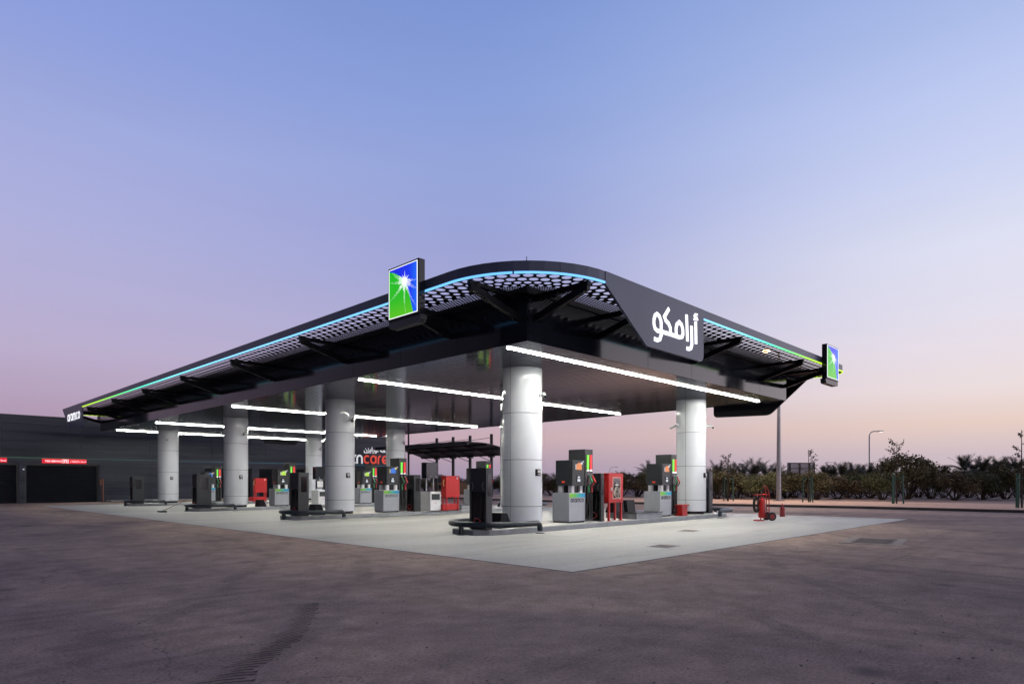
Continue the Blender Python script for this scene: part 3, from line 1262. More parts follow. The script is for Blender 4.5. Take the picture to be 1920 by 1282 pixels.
for c in [BV0 + .25] + [13.07 + 5.12 * k for k in range(7)] + [BV1 - .25]:
    cbuild(bracket('u0', c), 'bracket', 'black_metal')
for c in [BU0 + .25, 13.8, 18.8, 23.8, BU1 - .25]:
    cbuild(bracket('v0', c), 'bracket', 'black_metal')
    cbuild(bracket('v1', c), 'bracket', 'black_metal')
for c in [BV0 + .25] + [13.07 + 5.12 * k for k in range(7)] + [BV1 - .25]:
    cbuild(bracket('u1', c, 1.88), 'bracket', 'black_metal')


def rounded(poly, idx, r, n=5):
    out = []
    m = len(poly)
    for i, p in enumerate(poly):
        if i not in idx:
            out.append(p)
            continue
        a, b = Vector(poly[i - 1]), Vector(poly[(i + 1) % m])
        p = Vector(p)
        q0 = p + (a - p).normalized() * r
        q1 = p + (b - p).normalized() * r
        for k in range(n + 1):
            t = k / n
            out.append(tuple((1 - t) ** 2 * q0 + 2 * t * (1 - t) * p + t * t * q1))
    return out


# hanging lettered panels (part of the canopy edge)
mb = MB()
mb.prism(rounded([(11.66, 6.112), (11.66, 5.83), (13.32, 4.7), (16.15, 4.68), (16.15, 6.112)], (3,), .22), 'y', V0 - .006, V0 + .06)
pan = cbuild(mb, 'sign_panel', 'rim_metal')
STK = [[(13.96, 5.3), (13.95, 5.42), (13.87, 5.52), (13.77, 5.55), (13.68, 5.5), (13.63, 5.39), (13.63, 5.28), (13.68, 5.18), (13.79, 5.14), (13.96, 5.15)],
       [(13.96, 5.4), (13.96, 5.06), (13.9, 4.95), (13.79, 4.91), (13.64, 4.92)],
       [(14.33, 5.79), (14.11, 5.55), (14.18, 5.46), (14.31, 5.41), (14.39, 5.32), (14.41, 5.16)],
       [(13.9, 5.15), (14.4, 5.155), (14.73, 5.15), (14.86, 5.15)],
       [(14.68, 5.16), (14.67, 5.35), (14.71, 5.46), (14.83, 5.54), (14.95, 5.49), (15.01, 5.38), (15.02, 5.26), (14.97, 5.18), (14.84, 5.15)],
       [(15.2, 5.8), (15.25, 5.11)],
       [(15.46, 5.55), (15.48, 5.06), (15.43, 4.96), (15.33, 4.92), (15.21, 4.92)],
       [(15.68, 5.7), (15.7, 5.11)]]
mb = MB()
for i, pl in enumerate(STK):
    ribbon(mb, pl, .098, lambda x, y, dd: (x, dd, y), V0 - .007, V0 - .025 - .0015 * i)
for i, pl in enumerate(([(15.75, 5.895), (15.65, 5.895), (15.61, 5.845), (15.66, 5.81), (15.74, 5.81)], [(15.58, 5.75), (15.77, 5.765)])):
    ribbon(mb, pl, .042, lambda x, y, dd: (x, dd, y), V0 - .007, V0 - .05 - .0015 * i)
mb.build('lettering', 'white_lit', pan)
mb = MB()
mb.prism(rounded([(49.4, 6.112), (49.0, 5.83), (47.35, 4.70), (44.26, 4.66), (44.26, 6.112)], (2, 3), .2), 'x', U0 - .006, U0 + .06)
pan = cbuild(mb, 'sign_panel', 'rim_metal')
mb = MB()
ww = word_width('aramco', .47, 1.02)
word(mb, 'aramco', 0, 0, .47, lambda x, y, dd: (dd, 47.95 - x * 3.25 / ww, 5.2 + y), U0 - .007, U0 - .014, .15, 1.02)
mb.build('lettering', 'white_lit', pan)
mb = MB()
mb.prism(rounded([(14.4, 6.112), (14.4, 4.48), (11.75, 4.4), (10.1, 5.83), (10.1, 6.112)], (1, 2), .2), 'x', U1 - .06, U1 + .006)
cbuild(mb, 'sign_panel', 'black_metal')
mb = MB()
mb.prism(rounded([(22.6, 6.112), (22.6, 4.5), (25.2, 4.5), (26.6, 5.83), (26.6, 6.112)], (1, 2), .2), 'y', V1 - .06, V1 + .006)
cbuild(mb, 'sign_panel', 'black_metal')
# lightning rod tip on the rim
mb = MB()
mb.tube([(9.95, 9.3, 6.1), (9.95, 9.3, 6.2)], .008, 6)
cbuild(mb, 'rod', 'black_metal')


# ------------------------------------------------------------------ lit square signs on the rim
def logo_sign(label, loc, rz, w=1.12):
    t = thing('logo_sign', label, 'sign', loc, rz, 'lit square signs on the canopy rim')
    h = 1.18
    mb = MB()
    mb.box(-.045, w + .045, .0, .18, -.05, h + .045)
    fr = mb.build('case', 'gloss_dark', t, bev=.01)
    mb = MB()
    mb.prism(rounded([(-.06, -.055), (-.06, -.235), (w + .06, -.235), (w + .06, -.055)], (1, 2), .12), 'y', .03, .225)
    mb.build('tray', 'charcoal', t)
    mb = MB()
    e = .013
    mb.box(0, w, -.012, -.002, 0, e)
    mb.box(0, w, -.012, -.002, h - e, h)
    mb.box(0, e, -.012, -.002, e, h - e)
    mb.box(w - e, w, -.012, -.002, e, h - e)
    mb.build('lit_border', 'sign_white', t)
    # two-colour face: green below a curve through the star, blue above
    star = (.57 * w, .685 * h)
    cur = []
    for k in range(9):
        q = k / 8
        cur.append((e + (star[0] - e) * q, h * .965 + (star[1] - h * .965) * q - .05 * math.sin(q * PI) * -1))
    for k in range(1, 9):
        q = k / 8
        cur.append((star[0] + (.86 * w - star[0]) * q ** .8, star[1] + (e - star[1]) * q))
    mb = MB()
    mb.quad(*([(x, -.006, z) for x, z in cur] + [(e, -.006, e)]))
    mb.build('green_field', 'sign_green', t, normals=False)
    mb = MB()
    mb.quad(*([(x, -.006, z) for x, z in reversed(cur)] + [(e, -.006, h - e), (w - e, -.006, h - e), (w - e, -.006, e)]))
    mb.build('blue_field', 'sign_blue', t, normals=False)
    rmb = [MB() for _ in range(8)]
    pit = .029
    rays = [(158, .6, .11), (182, .58, .10), (222, .72, .095), (262, .78, .085), (292, .8, .08), (322, .55, .11), (345, .5, .10)]
    y = -.009
    for a in range(-24, 25):
        for b in range(-26, 20):
            x, z = star[0] + a * pit, star[1] + b * pit
            if not (e + .02 < x < w - e - .02 and e + .02 < z < h - e - .02):
                continue
            r = math.hypot(a, b) * pit
            th = math.degrees(math.atan2(b, a)) % 360
            best, bi = 0, 7
            for ri, (ray, ln, wd) in enumerate(rays):
                cv = ray + 14 * r * (1 if ray > 250 else -1)
                dth = (th - cv + 180) % 360 - 180
                off = abs(r * math.sin(R(dth))) if abs(dth) < 80 else 9
                if r < ln * w and off < wd * (1 - r / (ln * w * 1.05)) * .62:
                    nb_ = .0115 * (1 - .6 * r / (ln * w))
                    if nb_ > best:
                        best, bi = nb_, ri
            if r < .065:
                best, bi = .0146, 7
            if best > 0:
                s = best
                mb = rmb[bi]
                mb.quad((x - s, y, z), (x, y, z - s), (x + s, y, z), (x, y, z + s)) if r > .25 else mb.quad((x - s, y, z - s), (x + s, y, z - s), (x + s, y, z + s), (x - s, y, z + s))
    for q_ in rmb[:7]:
        if q_.v:
            q_.build('dotted_ray', 'sign_white', t, normals=False)
    mb = rmb[7]
    # star burst
    sp = []
    ks = [(90, .25), (120, .19), (60, .14), (32, .2), (150, .15), (180, .13), (205, .14), (235, .13), (265, .14), (295, .13), (325, .14), (0, .14)]
    ks.sort()
    for i, (a, l) in enumerate(ks):
        sp.append((star[0] + l * math.cos(R(a)), -.010, star[1] + l * math.sin(R(a))))
        nx = ks[(i + 1) % len(ks)][0] + (360 if i == len(ks) - 1 else 0)
        m_ = (a + nx) / 2
        sp.append((star[0] + .05 * math.cos(R(m_)), -.010, star[1] + .05 * math.sin(R(m_))))
    mb.quad(*sp)
    mb.build('star', 'sign_white', t, normals=False)
    return t


logo_sign('lit green and blue starburst sign on the long left rim, the larger-looking one', (9.02, 12.98, 5.34), -PI / 2)
logo_sign('lit green and blue starburst sign near the far right end of the rim', (25.15, 8.27, 5.33), 0, 1.2)

# ------------------------------------------------------------------ strip lights under the soffit
for i, (v, u0, u1, lab) in enumerate(((11.17, 11.25, 25.9, 'white strip light along the near right edge of the soffit, in front of all columns'),
                                      (18.04, 11.35, 25.95, 'second white strip light from the right, between the first and second pump islands'),
                                      (28.3, 11.45, 25.95, 'third white strip light from the right, between the second and third pump islands'),
                                      (39.0, 11.6, 26.0, 'fourth white strip light from the right, between the third and farthest pump islands'),
                                      (46.4, 11.55, 26.0, 'farthest white strip light, beyond the last pump island'))):
    t = thing('strip_light', lab, 'light', (u0, v, ZS), 0, 'strip lights under the canopy soffit')
    mb = MB()
    mb.box(0, u1 - u0, -.04, .04, -.012, -.001)
    mb.build('housing', 'white_paint', t)
    mb = MB()
    mb.box(.01, u1 - u0 - .01, -.028, .028, -.03, -.0125)
    mb.build('diffuser', 'strip_light', t)

# ================================================================== COLUMNS
ROWV = [13.07, 23.32, 33.57, 43.9]
UF, UB = 13.8, 23.8
CR = .59


def make_column(label, loc):
    t = thing('column', label, 'column', loc, 0, 'white round canopy columns')
    seams = [.72, 2.07, 3.42]
    prof = [(CR, .27)]
    for s in seams:
        prof += [(CR, s - .009), (CR - .012, s - .006), (CR - .012, s + .006), (CR, s + .009)]
    prof += [(CR, ZS - .004)]
    mb = MB()
    n = 64
    for i in range(len(prof) - 1):
        a, b = prof[i], prof[i + 1]
        mb.lathe([a, b], n)
    mb.build('cladding', 'white_panel', t)
    mb = MB()
    for s in seams:
        mb.lathe([(CR - .0105, s - .0065), (CR - .0105, s + .0065)], n)
    for a in (R(187), R(7)):
        w = .006 / CR
        mb.add([((CR + .001) * math.cos(a + k * w), (CR + .001) * math.sin(a + k * w), z) for z in (.27, ZS - .004) for k in (-1, 1)], [(0, 1, 3, 2)])
    mb.build('seam', 'dark_seam', t, normals=False)
    mb = MB()
    mb.cyl((0, 0, 0), CR - .06, .15, .3, 40)
    mb.build('plinth', 'gloss_black', t)
    # call box on the lane side
    mb = MB()
    mb.box(-.075, .075, -CR - .07, -CR + .02, 1.6, 1.8)
    cb = mb.build('call_box', 'charcoal', t, bev=.008)
    mb = MB()
    mb.box(-.05, .05, -CR - .076, -CR - .0705, 1.7, 1.77)
    mb.box(-.02, .02, -CR - .082, -CR - .0705, 1.63, 1.67)
    mb.build('button_plate', 'steel', cb)
    return t


names = ['nearest island', 'second island', 'third island', 'farthest island']
c0 = None
for i, v in enumerate(ROWV):
    for u in (UF, UB):
        lab = ('white round column at the near corner of the canopy, biggest of all' if (i == 0 and u == UF) else
               'white round column at the camera-side end of the %s' % names[i] if u == UF else
               'white round column at the rear end of the %s' % names[i])
        if c0 is None:
            c0 = make_column(lab, (u, v, 0))
        else:
            again(c0, lab, (u, v, 0))


# cameras on the columns
def make_cctv(label, loc, rz, tilt=-.45):
    t = thing('security_camera', label, 'camera', loc, rz, 'security cameras fixed to the columns')
    mb = MB()
    mb.tube([(0, 0, 0), (.03, 0, 0)], .075, 14)
    mb.build('mount', 'white_paint', t)
    mb = MB()
    mb.tube([(.03, 0, 0), (.08, 0, .0), (.11, 0, .02)], .022, 8)
    mb.build('arm', 'white_paint', t)
    mb = MB()
    d_ = Vector((math.cos(tilt) * .6, -.8, math.sin(tilt))).normalized()
    p = Vector((.11, .02, .03))
    mb.tube([p - d_ * .05, p + d_ * .27], .05, 12)
    bd = mb.build('camera_body', 'white_paint', t)
    mb = MB()
    mb.tube([p + d_ * .271, p + d_ * .28], .042, 12)
    mb.build('lens', 'gloss_black', bd)
    return t


cc0 = None
for (i, u, a, z, lab) in ((0, UF, -75, 3.95, 'white bullet camera high on the near corner column, pointing right'),
                          (1, UF, -75, 3.95, 'bullet camera on the front column of the second island'),
                          (2, UF, -75, 3.95, 'bullet camera on the front column of the third island'),
                          (3, UF, -100, 4.15, 'pale bullet camera on the front column of the farthest island'),
                          (0, UB, -60, 3.7, 'bullet camera on the right side of the rear column of the nearest island'),
                          (0, UB, 150, 3.7, 'bullet camera on the left side of the rear column of the nearest island'),
                          (2, UB, -75, 3.9, 'bullet camera on the rear column of the third island'),
                          (3, UB, -75, 3.9, 'bullet camera on the rear column of the farthest island')):
    a = R(a)
    loc = (u + CR * math.cos(a), ROWV[i] + CR * math.sin(a), z)
    if cc0 is None:
        cc0 = make_cctv(lab, loc, a)
    else:
        again(cc0, lab, loc, a)
# glass-fronted lantern / junction box hanging from soffit left of the corner column
t = thing('hanging_fixture', 'small clear box fixture hanging from the soffit left of the corner column', 'fixture', (17.2, 17.15, 0))
mb = MB()
mb.tube([(0, 0, 4.47), (0, 0, 4.745)], .02, 8)
mb.build('stem', 'black_metal', t)
mb = MB()
mb.box(-.17, .17, -.13, .13, 4.4, 4.48)
mb.build('cap', 'gloss_black', t, bev=.01)
mb = MB()
mb.box(-.16, -.13, -.12, .12, 4.12, 4.4)
mb.box(.13, .16, -.12, .12, 4.12, 4.4)
mb.box(-.13, .13, -.12, .12, 4.12, 4.15)
mb.box(-.13, .13, .09, .12, 4.15, 4.4)
mb.build('housing', 'steel', t)

# ================================================================== ISLANDS
isl0 = None
for i, v in enumerate(ROWV):
    lab = 'long grey-edged concrete pump island, %s' % ['nearest to the camera with the red glass cabinet on it', 'second from the camera, left of the corner column', 'third from the camera', 'farthest from the camera by the dark building'][i]
    if isl0 is None:
        isl0 = thing('pump_island', lab, 'kerb island', (0, v, 0), 0, 'pump islands under the canopy')
        ol = [(11.45, -.42), (11.75, -.72), (12.25, -.87), (25.0, -.87), (25.45, -.72), (25.75, -.42), (25.75, .42), (25.45, .72), (25.0, .87), (12.25, .87), (11.75, .72), (11.45, .42)]
        mb = MB()
        mb.prism(ol, 'z', 0, .148)
        mb.build('kerb', 'kerb_paint', isl0, bev=.015)
        inn = [(11.6, -.36), (11.83, -.6), (12.28, -.73), (24.97, -.73), (25.37, -.6), (25.6, -.36), (25.6, .36), (25.37, .6), (24.97, .73), (12.28, .73), (11.83, .6), (11.6, .36)]
        mb = MB()
        mb.prism(inn, 'z', .149, .153)
        mb.build('paving', 'island_top', isl0)
    else:
        again(isl0, lab, (0, v, 0))


def make_bumper(label, loc, rz):
    t = thing('guard_rail', label, 'bumper rail', loc, rz, 'pipe bumpers round the island ends')
    r = 1.15
    zz = .29
    pts = [(.75, -r, .07), (.75, -r, .17), (.72, -r, .245), (.64, -r, zz), (.4, -r, zz)]
    for k in range(0, 25):
        a = R(-90 - 180 * k / 24)
        pts.append((.0 + r * math.cos(a), r * math.sin(a), zz))
    pts += [(.4, r, zz), (.64, r, zz), (.72, r, .245), (.75, r, .17), (.75, r, .07)]
    mb = MB()
    mb.tube(pts, .078, 14)
    mb.build('rail', 'pipe', t)
    for (x, y) in ((-1.15, 0.0),):
        mb = MB()
        mb.tube([(x, y, 0), (x, y, zz)], .07, 12)
        mb.build('post', 'pipe', t)
    for (x, y) in ((.75, -r), (.75, r), (-1.15, 0)):
        mb = MB()
        mb.cyl((x, y, 0), .13, .004, .02, 14)
        mb.build('base_plate', 'pipe', t)
    return t


bm0 = None
for i, v in enumerate(ROWV):
    for (u, rz, lab) in ((12.55, 0, 'dark pipe bumper round the camera-side end of the %s' % names[i]), (24.75, PI, 'dark pipe bumper round the rear end of the %s' % names[i])):
        if bm0 is None:
            bm0 = make_bumper(lab, (u, v, 0), rz)
        else:
            again(bm0, lab, (u, v, 0), rz)


# ------------------------------------------------------------------ fuel dispensers
def make_dispenser(label, loc, scr, scr2, small=True):
    """front faces -y; x runs along the island; z=0 on the island top"""
    t = thing('fuel_dispenser', label, 'fuel pump', loc, 0, 'fuel dispensers on the pump islands')
    D = .68
    mb = MB()
    mb.box(0, .8, 0, D, .05, .94)
    cab = mb.build('cabinet', 'silver', t, bev=.006)
    mb = MB()
    mb.box(.02, .78, .02, D - .02, 0, .049)
    mb.build('base', 'gloss_black', t)
    mb = MB()
    mb.box(.02, .79, -.006, -.001, .8, .915)
    mb.build('colour_band', 'brand_band', cab)
    mb = MB()
    ww = word_width('aramco', .105)
    word(mb, 'aramco', .4 - ww * .57, .64, .13, lambda x, y, dd: (.4 + (x - .4) * .92, dd, y), -.001, -.006, .155, .92)
    mb.build('lettering', 'black_letters', cab)
    # stubs
    mb = MB()
    for x in (.2, .62):
        mb.box(x, x + .13, .06, .2, .94, 1.16)
        mb.box(x, x + .13, D - .2, D - .06, .94, 1.16)
    mb.build('neck', 'white_paint', t)
    mb = MB()
    mb.box(.34, .6, .12, D - .12, .941, 1.159)
    mb.build('neck_core', 'gloss_black', t)
    # head
    mb = MB()
    mb.box(.16, .775, .0, D, 1.16, 1.96)
    hd = mb.build('head', 'charcoal2', t, bev=.006)
    mb = MB()
    mb.box(.13, .1585, .05, D - .05, 1.56, 1.95)
    mb.box(.13, .1585, .05, D - .05, 1.16, 1.545)
    mb.build('side_cover', 'charcoal', hd)
    mb = MB()
    mb.box(.18, .76, -.006, -.001, 1.545, 1.555)
    mb.box(.18, .76, -.006, -.001, 1.62, 1.95)
    mb.build('screen_bezel', 'charcoal', hd)
    mb = MB()
    mb.prism([(.36, 1.66), (.62, 1.66), (.62, 1.82), (.56, 1.88), (.44, 1.88), (.4, 1.84), (.36, 1.84)], 'y', -.01, -.0065)
    mb.build('screen', scr, hd)
    mb = MB()
    mb.box(.31, .345, -.01, -.0065, 1.67, 1.83)
    mb.box(.57, .66, -.0125, -.0105, 1.83, 1.9)
    mb.build('screen_figures', scr2, hd)
    mb = MB()
    mb.box(.68, .71, -.012, -.0065, 1.9, 1.94)
    mb.build('indicator', 'glow_white', hd)
    mb = MB()
    mb.box(.36, .56, -.018, -.001, 1.27, 1.48)
    tm = mb.build('card_reader', 'gloss_black', hd)
    mb = MB()
    mb.box(.39, .53, -.022, -.0185, 1.29, 1.37)
    mb.box(.41, .51, -.022, -.0185, 1.4, 1.45)
    mb.build('display', 'scr_white', tm)
    mb = MB()
    mb.box(.125, .1295, .28, .4, 1.25, 1.31)
    mb.build('stop_button', emit('stop button', (.7, .06, .02), .6, (.6, .05, .02)) if 'stop' not in M else M['stop'], hd)
    # hose tower
    mb = MB()
    mb.box(.805, 1.2, .0, D, .03, 2.32)
    tw = mb.build('hose_tower', 'charcoal2', t, bev=.006)
    mb = MB()
    mb.box(.845, 1.165, -.004, -.001, .1, 1.75)
    mb.build('hose_recess', 'gloss_black', tw)
    for (x, mp, mh, sgn) in ((.87, 'green_lit', 'green_plastic', 1), (1.03, 'red_lit', 'red_plastic', 1)):
        mb = MB()
        mb.box(x, x + .1, -.035, -.0045, 1.68, 2.14)
        pn = mb.build('grade_panel', mp, tw, bev=.01)
        mb = MB()
        mb.box(x, x + .1, -.036, -.0045, 1.62, 1.675)
        mb.build('price_label', 'white_dim', tw)
        mb = MB()
        mb.tube([(x + .04, -.09, 1.5), (x + .06, -.13, 1.36), (x + .1, -.17, 1.27)], [.022, .032, .03], 8)
        mb.tube([(x + .1, -.17, 1.27), (x + .05, -.08, 1.2)], .014, 6)
        nz = mb.build('nozzle', mh, tw)
        mb = MB()
        mb.tube([(x + .02, -.06, 1.55), (x + .04, -.09, 1.47)], .016, 8)
        mb.build('spout', 'steel', nz)
        mb = MB()
        mb.tube([(x + .06, -.05, 1.17), (x + .062, -.05, .95)], .028, 8)
        mb.build('breakaway', mh, nz)
        mb = MB()
        mb.tube([(x + .1, -.17, 1.26), (x + .09, -.13, 1.18), (x + .065, -.06, 1.1), (x + .06, -.055, .8), (x + .07, -.06, .4), (x + .06, -.07, .14), (x + .0, -.08, .1), (x - .03, -.03, .3), (x - .04, -.02, .6)], .016, 8)
        mb.build('hose', 'rubber', nz)
    return t


M['stop'] = emit('stop button', (.7, .06, .02), .6, (.6, .05, .02))
ZI = .153
DISP = [(0, 15.4, 12.6, 'scr_orange', 'scr_white', 'fuel dispenser with orange screen between the corner column and the red glass cabinet'),
        (0, 20.65, 12.6, 'scr_orange', 'scr_white', 'fuel dispenser with orange screen beside the red bucket and the rear column'),
        (1, 15.55, 22.8, 'scr_blue', 'scr_yellow', 'fuel dispenser with yellow and blue screen left of the white cabinet, second island'),
        (1, 20.65, 22.8, 'scr_lime', 'scr_white', 'fuel dispenser half hidden behind the corner column, only its green and red panels showing'),
        (2, 15.65, 33.05, 'scr_lime', 'scr_white', 'fuel dispenser with lime screen in front of the dark building, between two front columns'),
        (2, 20.9, 33.05, 'scr_lime', 'scr_white', 'fuel dispenser with lime screen beneath the red building letters'),
        (3, 15.7, 43.4, 'scr_blue', 'scr_yellow', 'fuel dispenser partly hidden behind the dark payment pillar of the third island'),
        (3, 20.9, 43.4, 'scr_lime', 'scr_white', 'fuel dispenser on the farthest island, mostly hidden, one red panel showing')]
d0 = {}
for (i, u, v, s1, s2, lab) in DISP:
    key = (s1, s2)
    if key not in d0:
        d0[key] = make_dispenser(lab, (u, v, ZI), s1, s2)
    else:
        again(d0[key], lab, (u, v, ZI))


# ------------------------------------------------------------------ dark service pillars
def make_pillar(label, loc, wx, wy, h, chev=True, coil=True):
    t = thing('service_pillar', label, 'air pump', loc, 0, 'dark service pillars on the islands')
    mb = MB()
    mb.box(0, .05, 0, wy, h * .62, h)                 # upper front
    mb.box(.05, wx, 0, wy, .0, h)
    mb.box(0, .05, 0, .06, 0.02, h * .62 - .002)
    mb.box(0, .05, wy - .06, wy, 0.02, h * .62 - .002)
    mb.build('body', 'charcoal', t, bev=.006)
    mb = MB()
    mb.box(.03, .048, .065, wy - .065, .06, h * .62 - .01)
    mb.build('hose_bay', 'gloss_black', t)
    mb = MB()
    mb.box(.25 * wx, .8 * wx, -.006, -.001, h * .55, h * .9)
    mb.build('side_panel', 'gloss_black', t)
    if chev:
        mb = MB()
        for (c, sg) in ((.2, 1), (.8, -1)):
            y = wy * c
            ribbon(mb, [(y - .03 * sg, h * .77), (y + .03 * sg, h * .71), (y - .03 * sg, h * .65)], .012, lambda a, b, dd: (dd, a, b), -.001, -.004)
        mb.build('arrow_mark', 'steel', t)
    if coil:
        mb = MB()
        for k in range(3):
            mb.tube([(-.01 - .012 * k, wy * .5 + .13 * math.cos(a * PI / 8), .2 + .1 * math.sin(a * PI / 8)) for a in range(16)], .012, 6, True)
        mb.build('red_hose', 'red_dark', t)
        mb = MB()
        mb.tube([(.0, wy * .28, h * .58), (-.02, wy * .3, .6), (-.01, wy * .35, .32)], .01, 6)
        mb.build('hose', 'rubber', t)
    return t


make_pillar('dark air and water pillar with arrow marks beside the near corner column', (11.6, 12.3, ZI), .22, .66, 1.64)
make_pillar('black service pillar with an arrow mark behind the orange-screen dispenser, left of red cabinet', (16.8, 12.42, ZI), .16, .6, 1.56)
make_pillar('dark service pillar left of the second island front column', (11.6, 22.55, ZI), .42, .66, 1.64, False)
make_pillar('black service pillar between dispenser and white cabinet on second island', (17.0, 22.6, ZI), .36, .6, 1.6, False)
make_pillar('dark service pillar in front of the third island front column', (11.6, 32.85, ZI), .7, .6, 1.68, False)
make_pillar('dark service pillar on the farthest island, left of its front column', (11.6, 43.2, ZI), .62, .6, 1.62, False, False)
make_pillar('dark service pillar right of the rear column of the nearest island', (24.62, 12.7, ZI), .3, .62, 1.72, False)


# wedge boxes
def make_wedge(label, loc, rz=0., s=1.):
    t = thing('wedge_box', label, 'box', loc, rz, 'black wedge boxes on the islands')
    mb = MB()
    mb.prism([(0, 0), (.48, 0), (.3, .42), (.06, .42)], 'y', 0, .5)
    mb.build('body', 'black_metal', t, bev=.01)
    mb = MB()
    mb.prism([(.49, .03), (.497, .04), (.32, .405), (.312, .395)], 'y', .05, .45)
    mb.build('lid', 'gloss_black', t)
    return t


w0 = make_wedge('black wedge box between the near air pillar and the corner column', (12.3, 12.5, ZI))
again(w0, 'black wedge box under the white cabinet left of the second front column', (12.35, 22.75, ZI))
again(w0, 'black wedge box left of the lime-screen dispenser on the third island', (14.75, 33.0, ZI), None, .9)
again(w0, 'left of two black wedge boxes behind the red glass cabinet legs', (18.9, 12.95, .375), PI / 2)
again(w0, 'right of two black wedge boxes behind the red glass cabinet legs', (19.6, 12.95, .375), PI / 2)


# low plinth on islands
def make_plinth(label, loc):
    t = thing('tank_plinth', label, 'plinth', loc, 0, 'low plinths on the islands')
    mb = MB()
    mb.box(0, 1.65, 0, 1.3, 0, .2)
    mb.build('block', 'kerb_paint', t, bev=.008)
    mb = MB()
    mb.box(-.02, 1.67, -.02, 1.32, .201, .222)
    mb.build('lid', 'charcoal', t)
    mb = MB()
    mb.box(1.4, 1.62, .02, .2, .223, .26)
    mb.build('latch', 'steel', t)
    return t


pl0 = make_plinth('low grey plinth between red glass cabinet and second dispenser of nearest island', (18.72, 12.33, ZI))
again(pl0, 'low dark plinth right of the plain red cabinet on the second island', (19.75, 22.6, ZI))


# red hose cabinets
def make_red(label, loc, window):
    t = thing('fire_cabinet', label, 'fire cabinet', loc, 0, 'red fire hose cabinets')
    w, dp, z0, z1 = .8, .34, .6, 1.57
    mb = MB()
    mb.box(0, w, 0, dp, z0, z1)
    bd = mb.build('case', 'red_paint', t, bev=.008)
    for x in (.03, w - .09):
        for y in (.02, dp - .08):
            mb = MB()
            mb.box(x, x + .06, y, y + .06, .015, z0 - .001)
            mb.box(x - .03, x + .09, y - .03, y + .09, 0, .014)
            mb.build('leg', 'red_paint', t)
    if window:
        mb = MB()
        e = .035
        x0, x1, q0, q1 = .19, .66, .72, 1.44
        mb.box(x0, x1, -.012, -.001, q0, q0 + e)
        mb.box(x0, x1, -.012, -.001, q1 - e, q1)
        mb.box(x0, x0 + e, -.012, -.001, q0 + e, q1 - e)
        mb.box(x1 - e, x1, -.012, -.001, q0 + e, q1 - e)
        mb.build('window_frame', mat('pale pink trim', (.6, .25, .22), .4), bd)
        mb = MB()
        mb.box(x0 + e, x1 - e, -.004, -.001, q0 + e, q1 - e)
        pn = mb.build('window', 'glass_dark', bd)
        mb = MB()
        cx, cz = .42, .97
        for k in range(4):
            r = .05 + .03 * k
            mb.tube([(cx + r * math.cos(a), -.02, cz + r * 1.1 * math.sin(a)) for a in [2 * PI * q / 22 for q in range(22)]], .008, 6, True)
        mb.tube([(.24, -.02, 1.0), (.27, -.02, .84), (.38, -.02, .775), (.56, -.02, .77)], .012, 6)
        mb.tube([(.585, -.02, 1.1), (.56, -.02, .9), (.5, -.02, .78)], .012, 6)
        mb.build('hose_reel', 'canvas', pn)
        mb = MB()
        mb.box(.34, .5, -.03, -.006, 1.17, 1.2)
        mb.box(.405, .43, -.03, -.006, 1.16, 1.26)
        mb.build('valve', 'white_paint', pn)
        mb = MB()
        mb.box(.1, .14, -.03, -.001, 1.0, 1.1)
        mb.build('handle', 'white_paint', bd)
        mb = MB()
        mb.box(-.004, -.001, .1, .2, .8, 1.3)
        mb.build('side_label', 'red_plastic', bd)
    else:
        mb = MB()
        mb.tube([(-.06, .1, 1.1), (-.09, .1, 1.28), (-.04, .1, 1.4)], .025, 8)
        mb.build('valve', 'brass', t)
        mb = MB()
        mb.box(-.15, w - .1, .05, dp + .35, 0.02, .3)
        mb.build('lower_tray', 'red_paint', t)
        mb = MB()
        mb.box(.62, .68, -.008, -.001, 1.42, 1.52)
        mb.build('sticker', 'white_paint', bd)
    return t


make_red('red fire hose cabinet on legs with a glass door showing the coiled hose', (17.15, 12.36, ZI), True)
rc = make_red('plain red cabinet on legs right of the white cabinet, second island', (18.6, 22.35, ZI), False)
again(rc, 'plain red cabinet on the farthest island, seen left of a grey dispenser', (18.95, 42.9, ZI))


# white cabinet with a black head on posts
def make_white(label, loc, panel):
    t = thing('additive_dispenser', label, 'dispenser', loc, 0, 'white cabinets with black heads on posts')
    mb = MB()
    mb.box(0, .6, 0, .8, .03, .86)
    bd = mb.build('cabinet', 'white_paint', t, bev=.025)
    mb = MB()
    mb.box(.07, .53, -.006, -.001, .5, .76)
    mb.build('display', 'charcoal', bd)
    mb = MB()
    mb.prism([(.27, .37), (.3, .33), (.33, .37)], 'y', -.005, -.001)
    mb.build('mark', 'red_plastic', bd)
    for x in (.1, .5):
        mb = MB()
        mb.box(x - .03, x + .03, .4, .46, .861, 1.45)
        mb.build('post', 'galv', t)
    mb = MB()
    mb.box(-.02, .62, .25, .62, 1.45, 2.16)
    hd = mb.build('head', 'gloss_dark', t, bev=.008)
    mb = MB()
    for x in (.2, .5):
        mb.tube([(x + .03 * math.cos(a), .246, 1.53 + .03 * math.sin(a)) for a in [2 * PI * q / 12 for q in range(12)]], .006, 5, True)
    mb.build('dial', 'steel', hd)
    if panel:
        mb = MB()
        mb.box(.06, .54, .36, .39, .95, 1.4)
        pp = mb.build('price_panel', 'gloss_black', t)
        mb = MB()
        mb.box(.12, .48, .352, .3595, 1.0, 1.35)
        mb.build('price_face', 'white_paint', pp)
    return t


make_white('white cabinet with dark display and a black head on posts, second island', (17.7, 22.35, ZI), False)
make_white('white cabinet with framed white panel and black head, just left of the second front column', (17.95, 32.6, ZI), True)

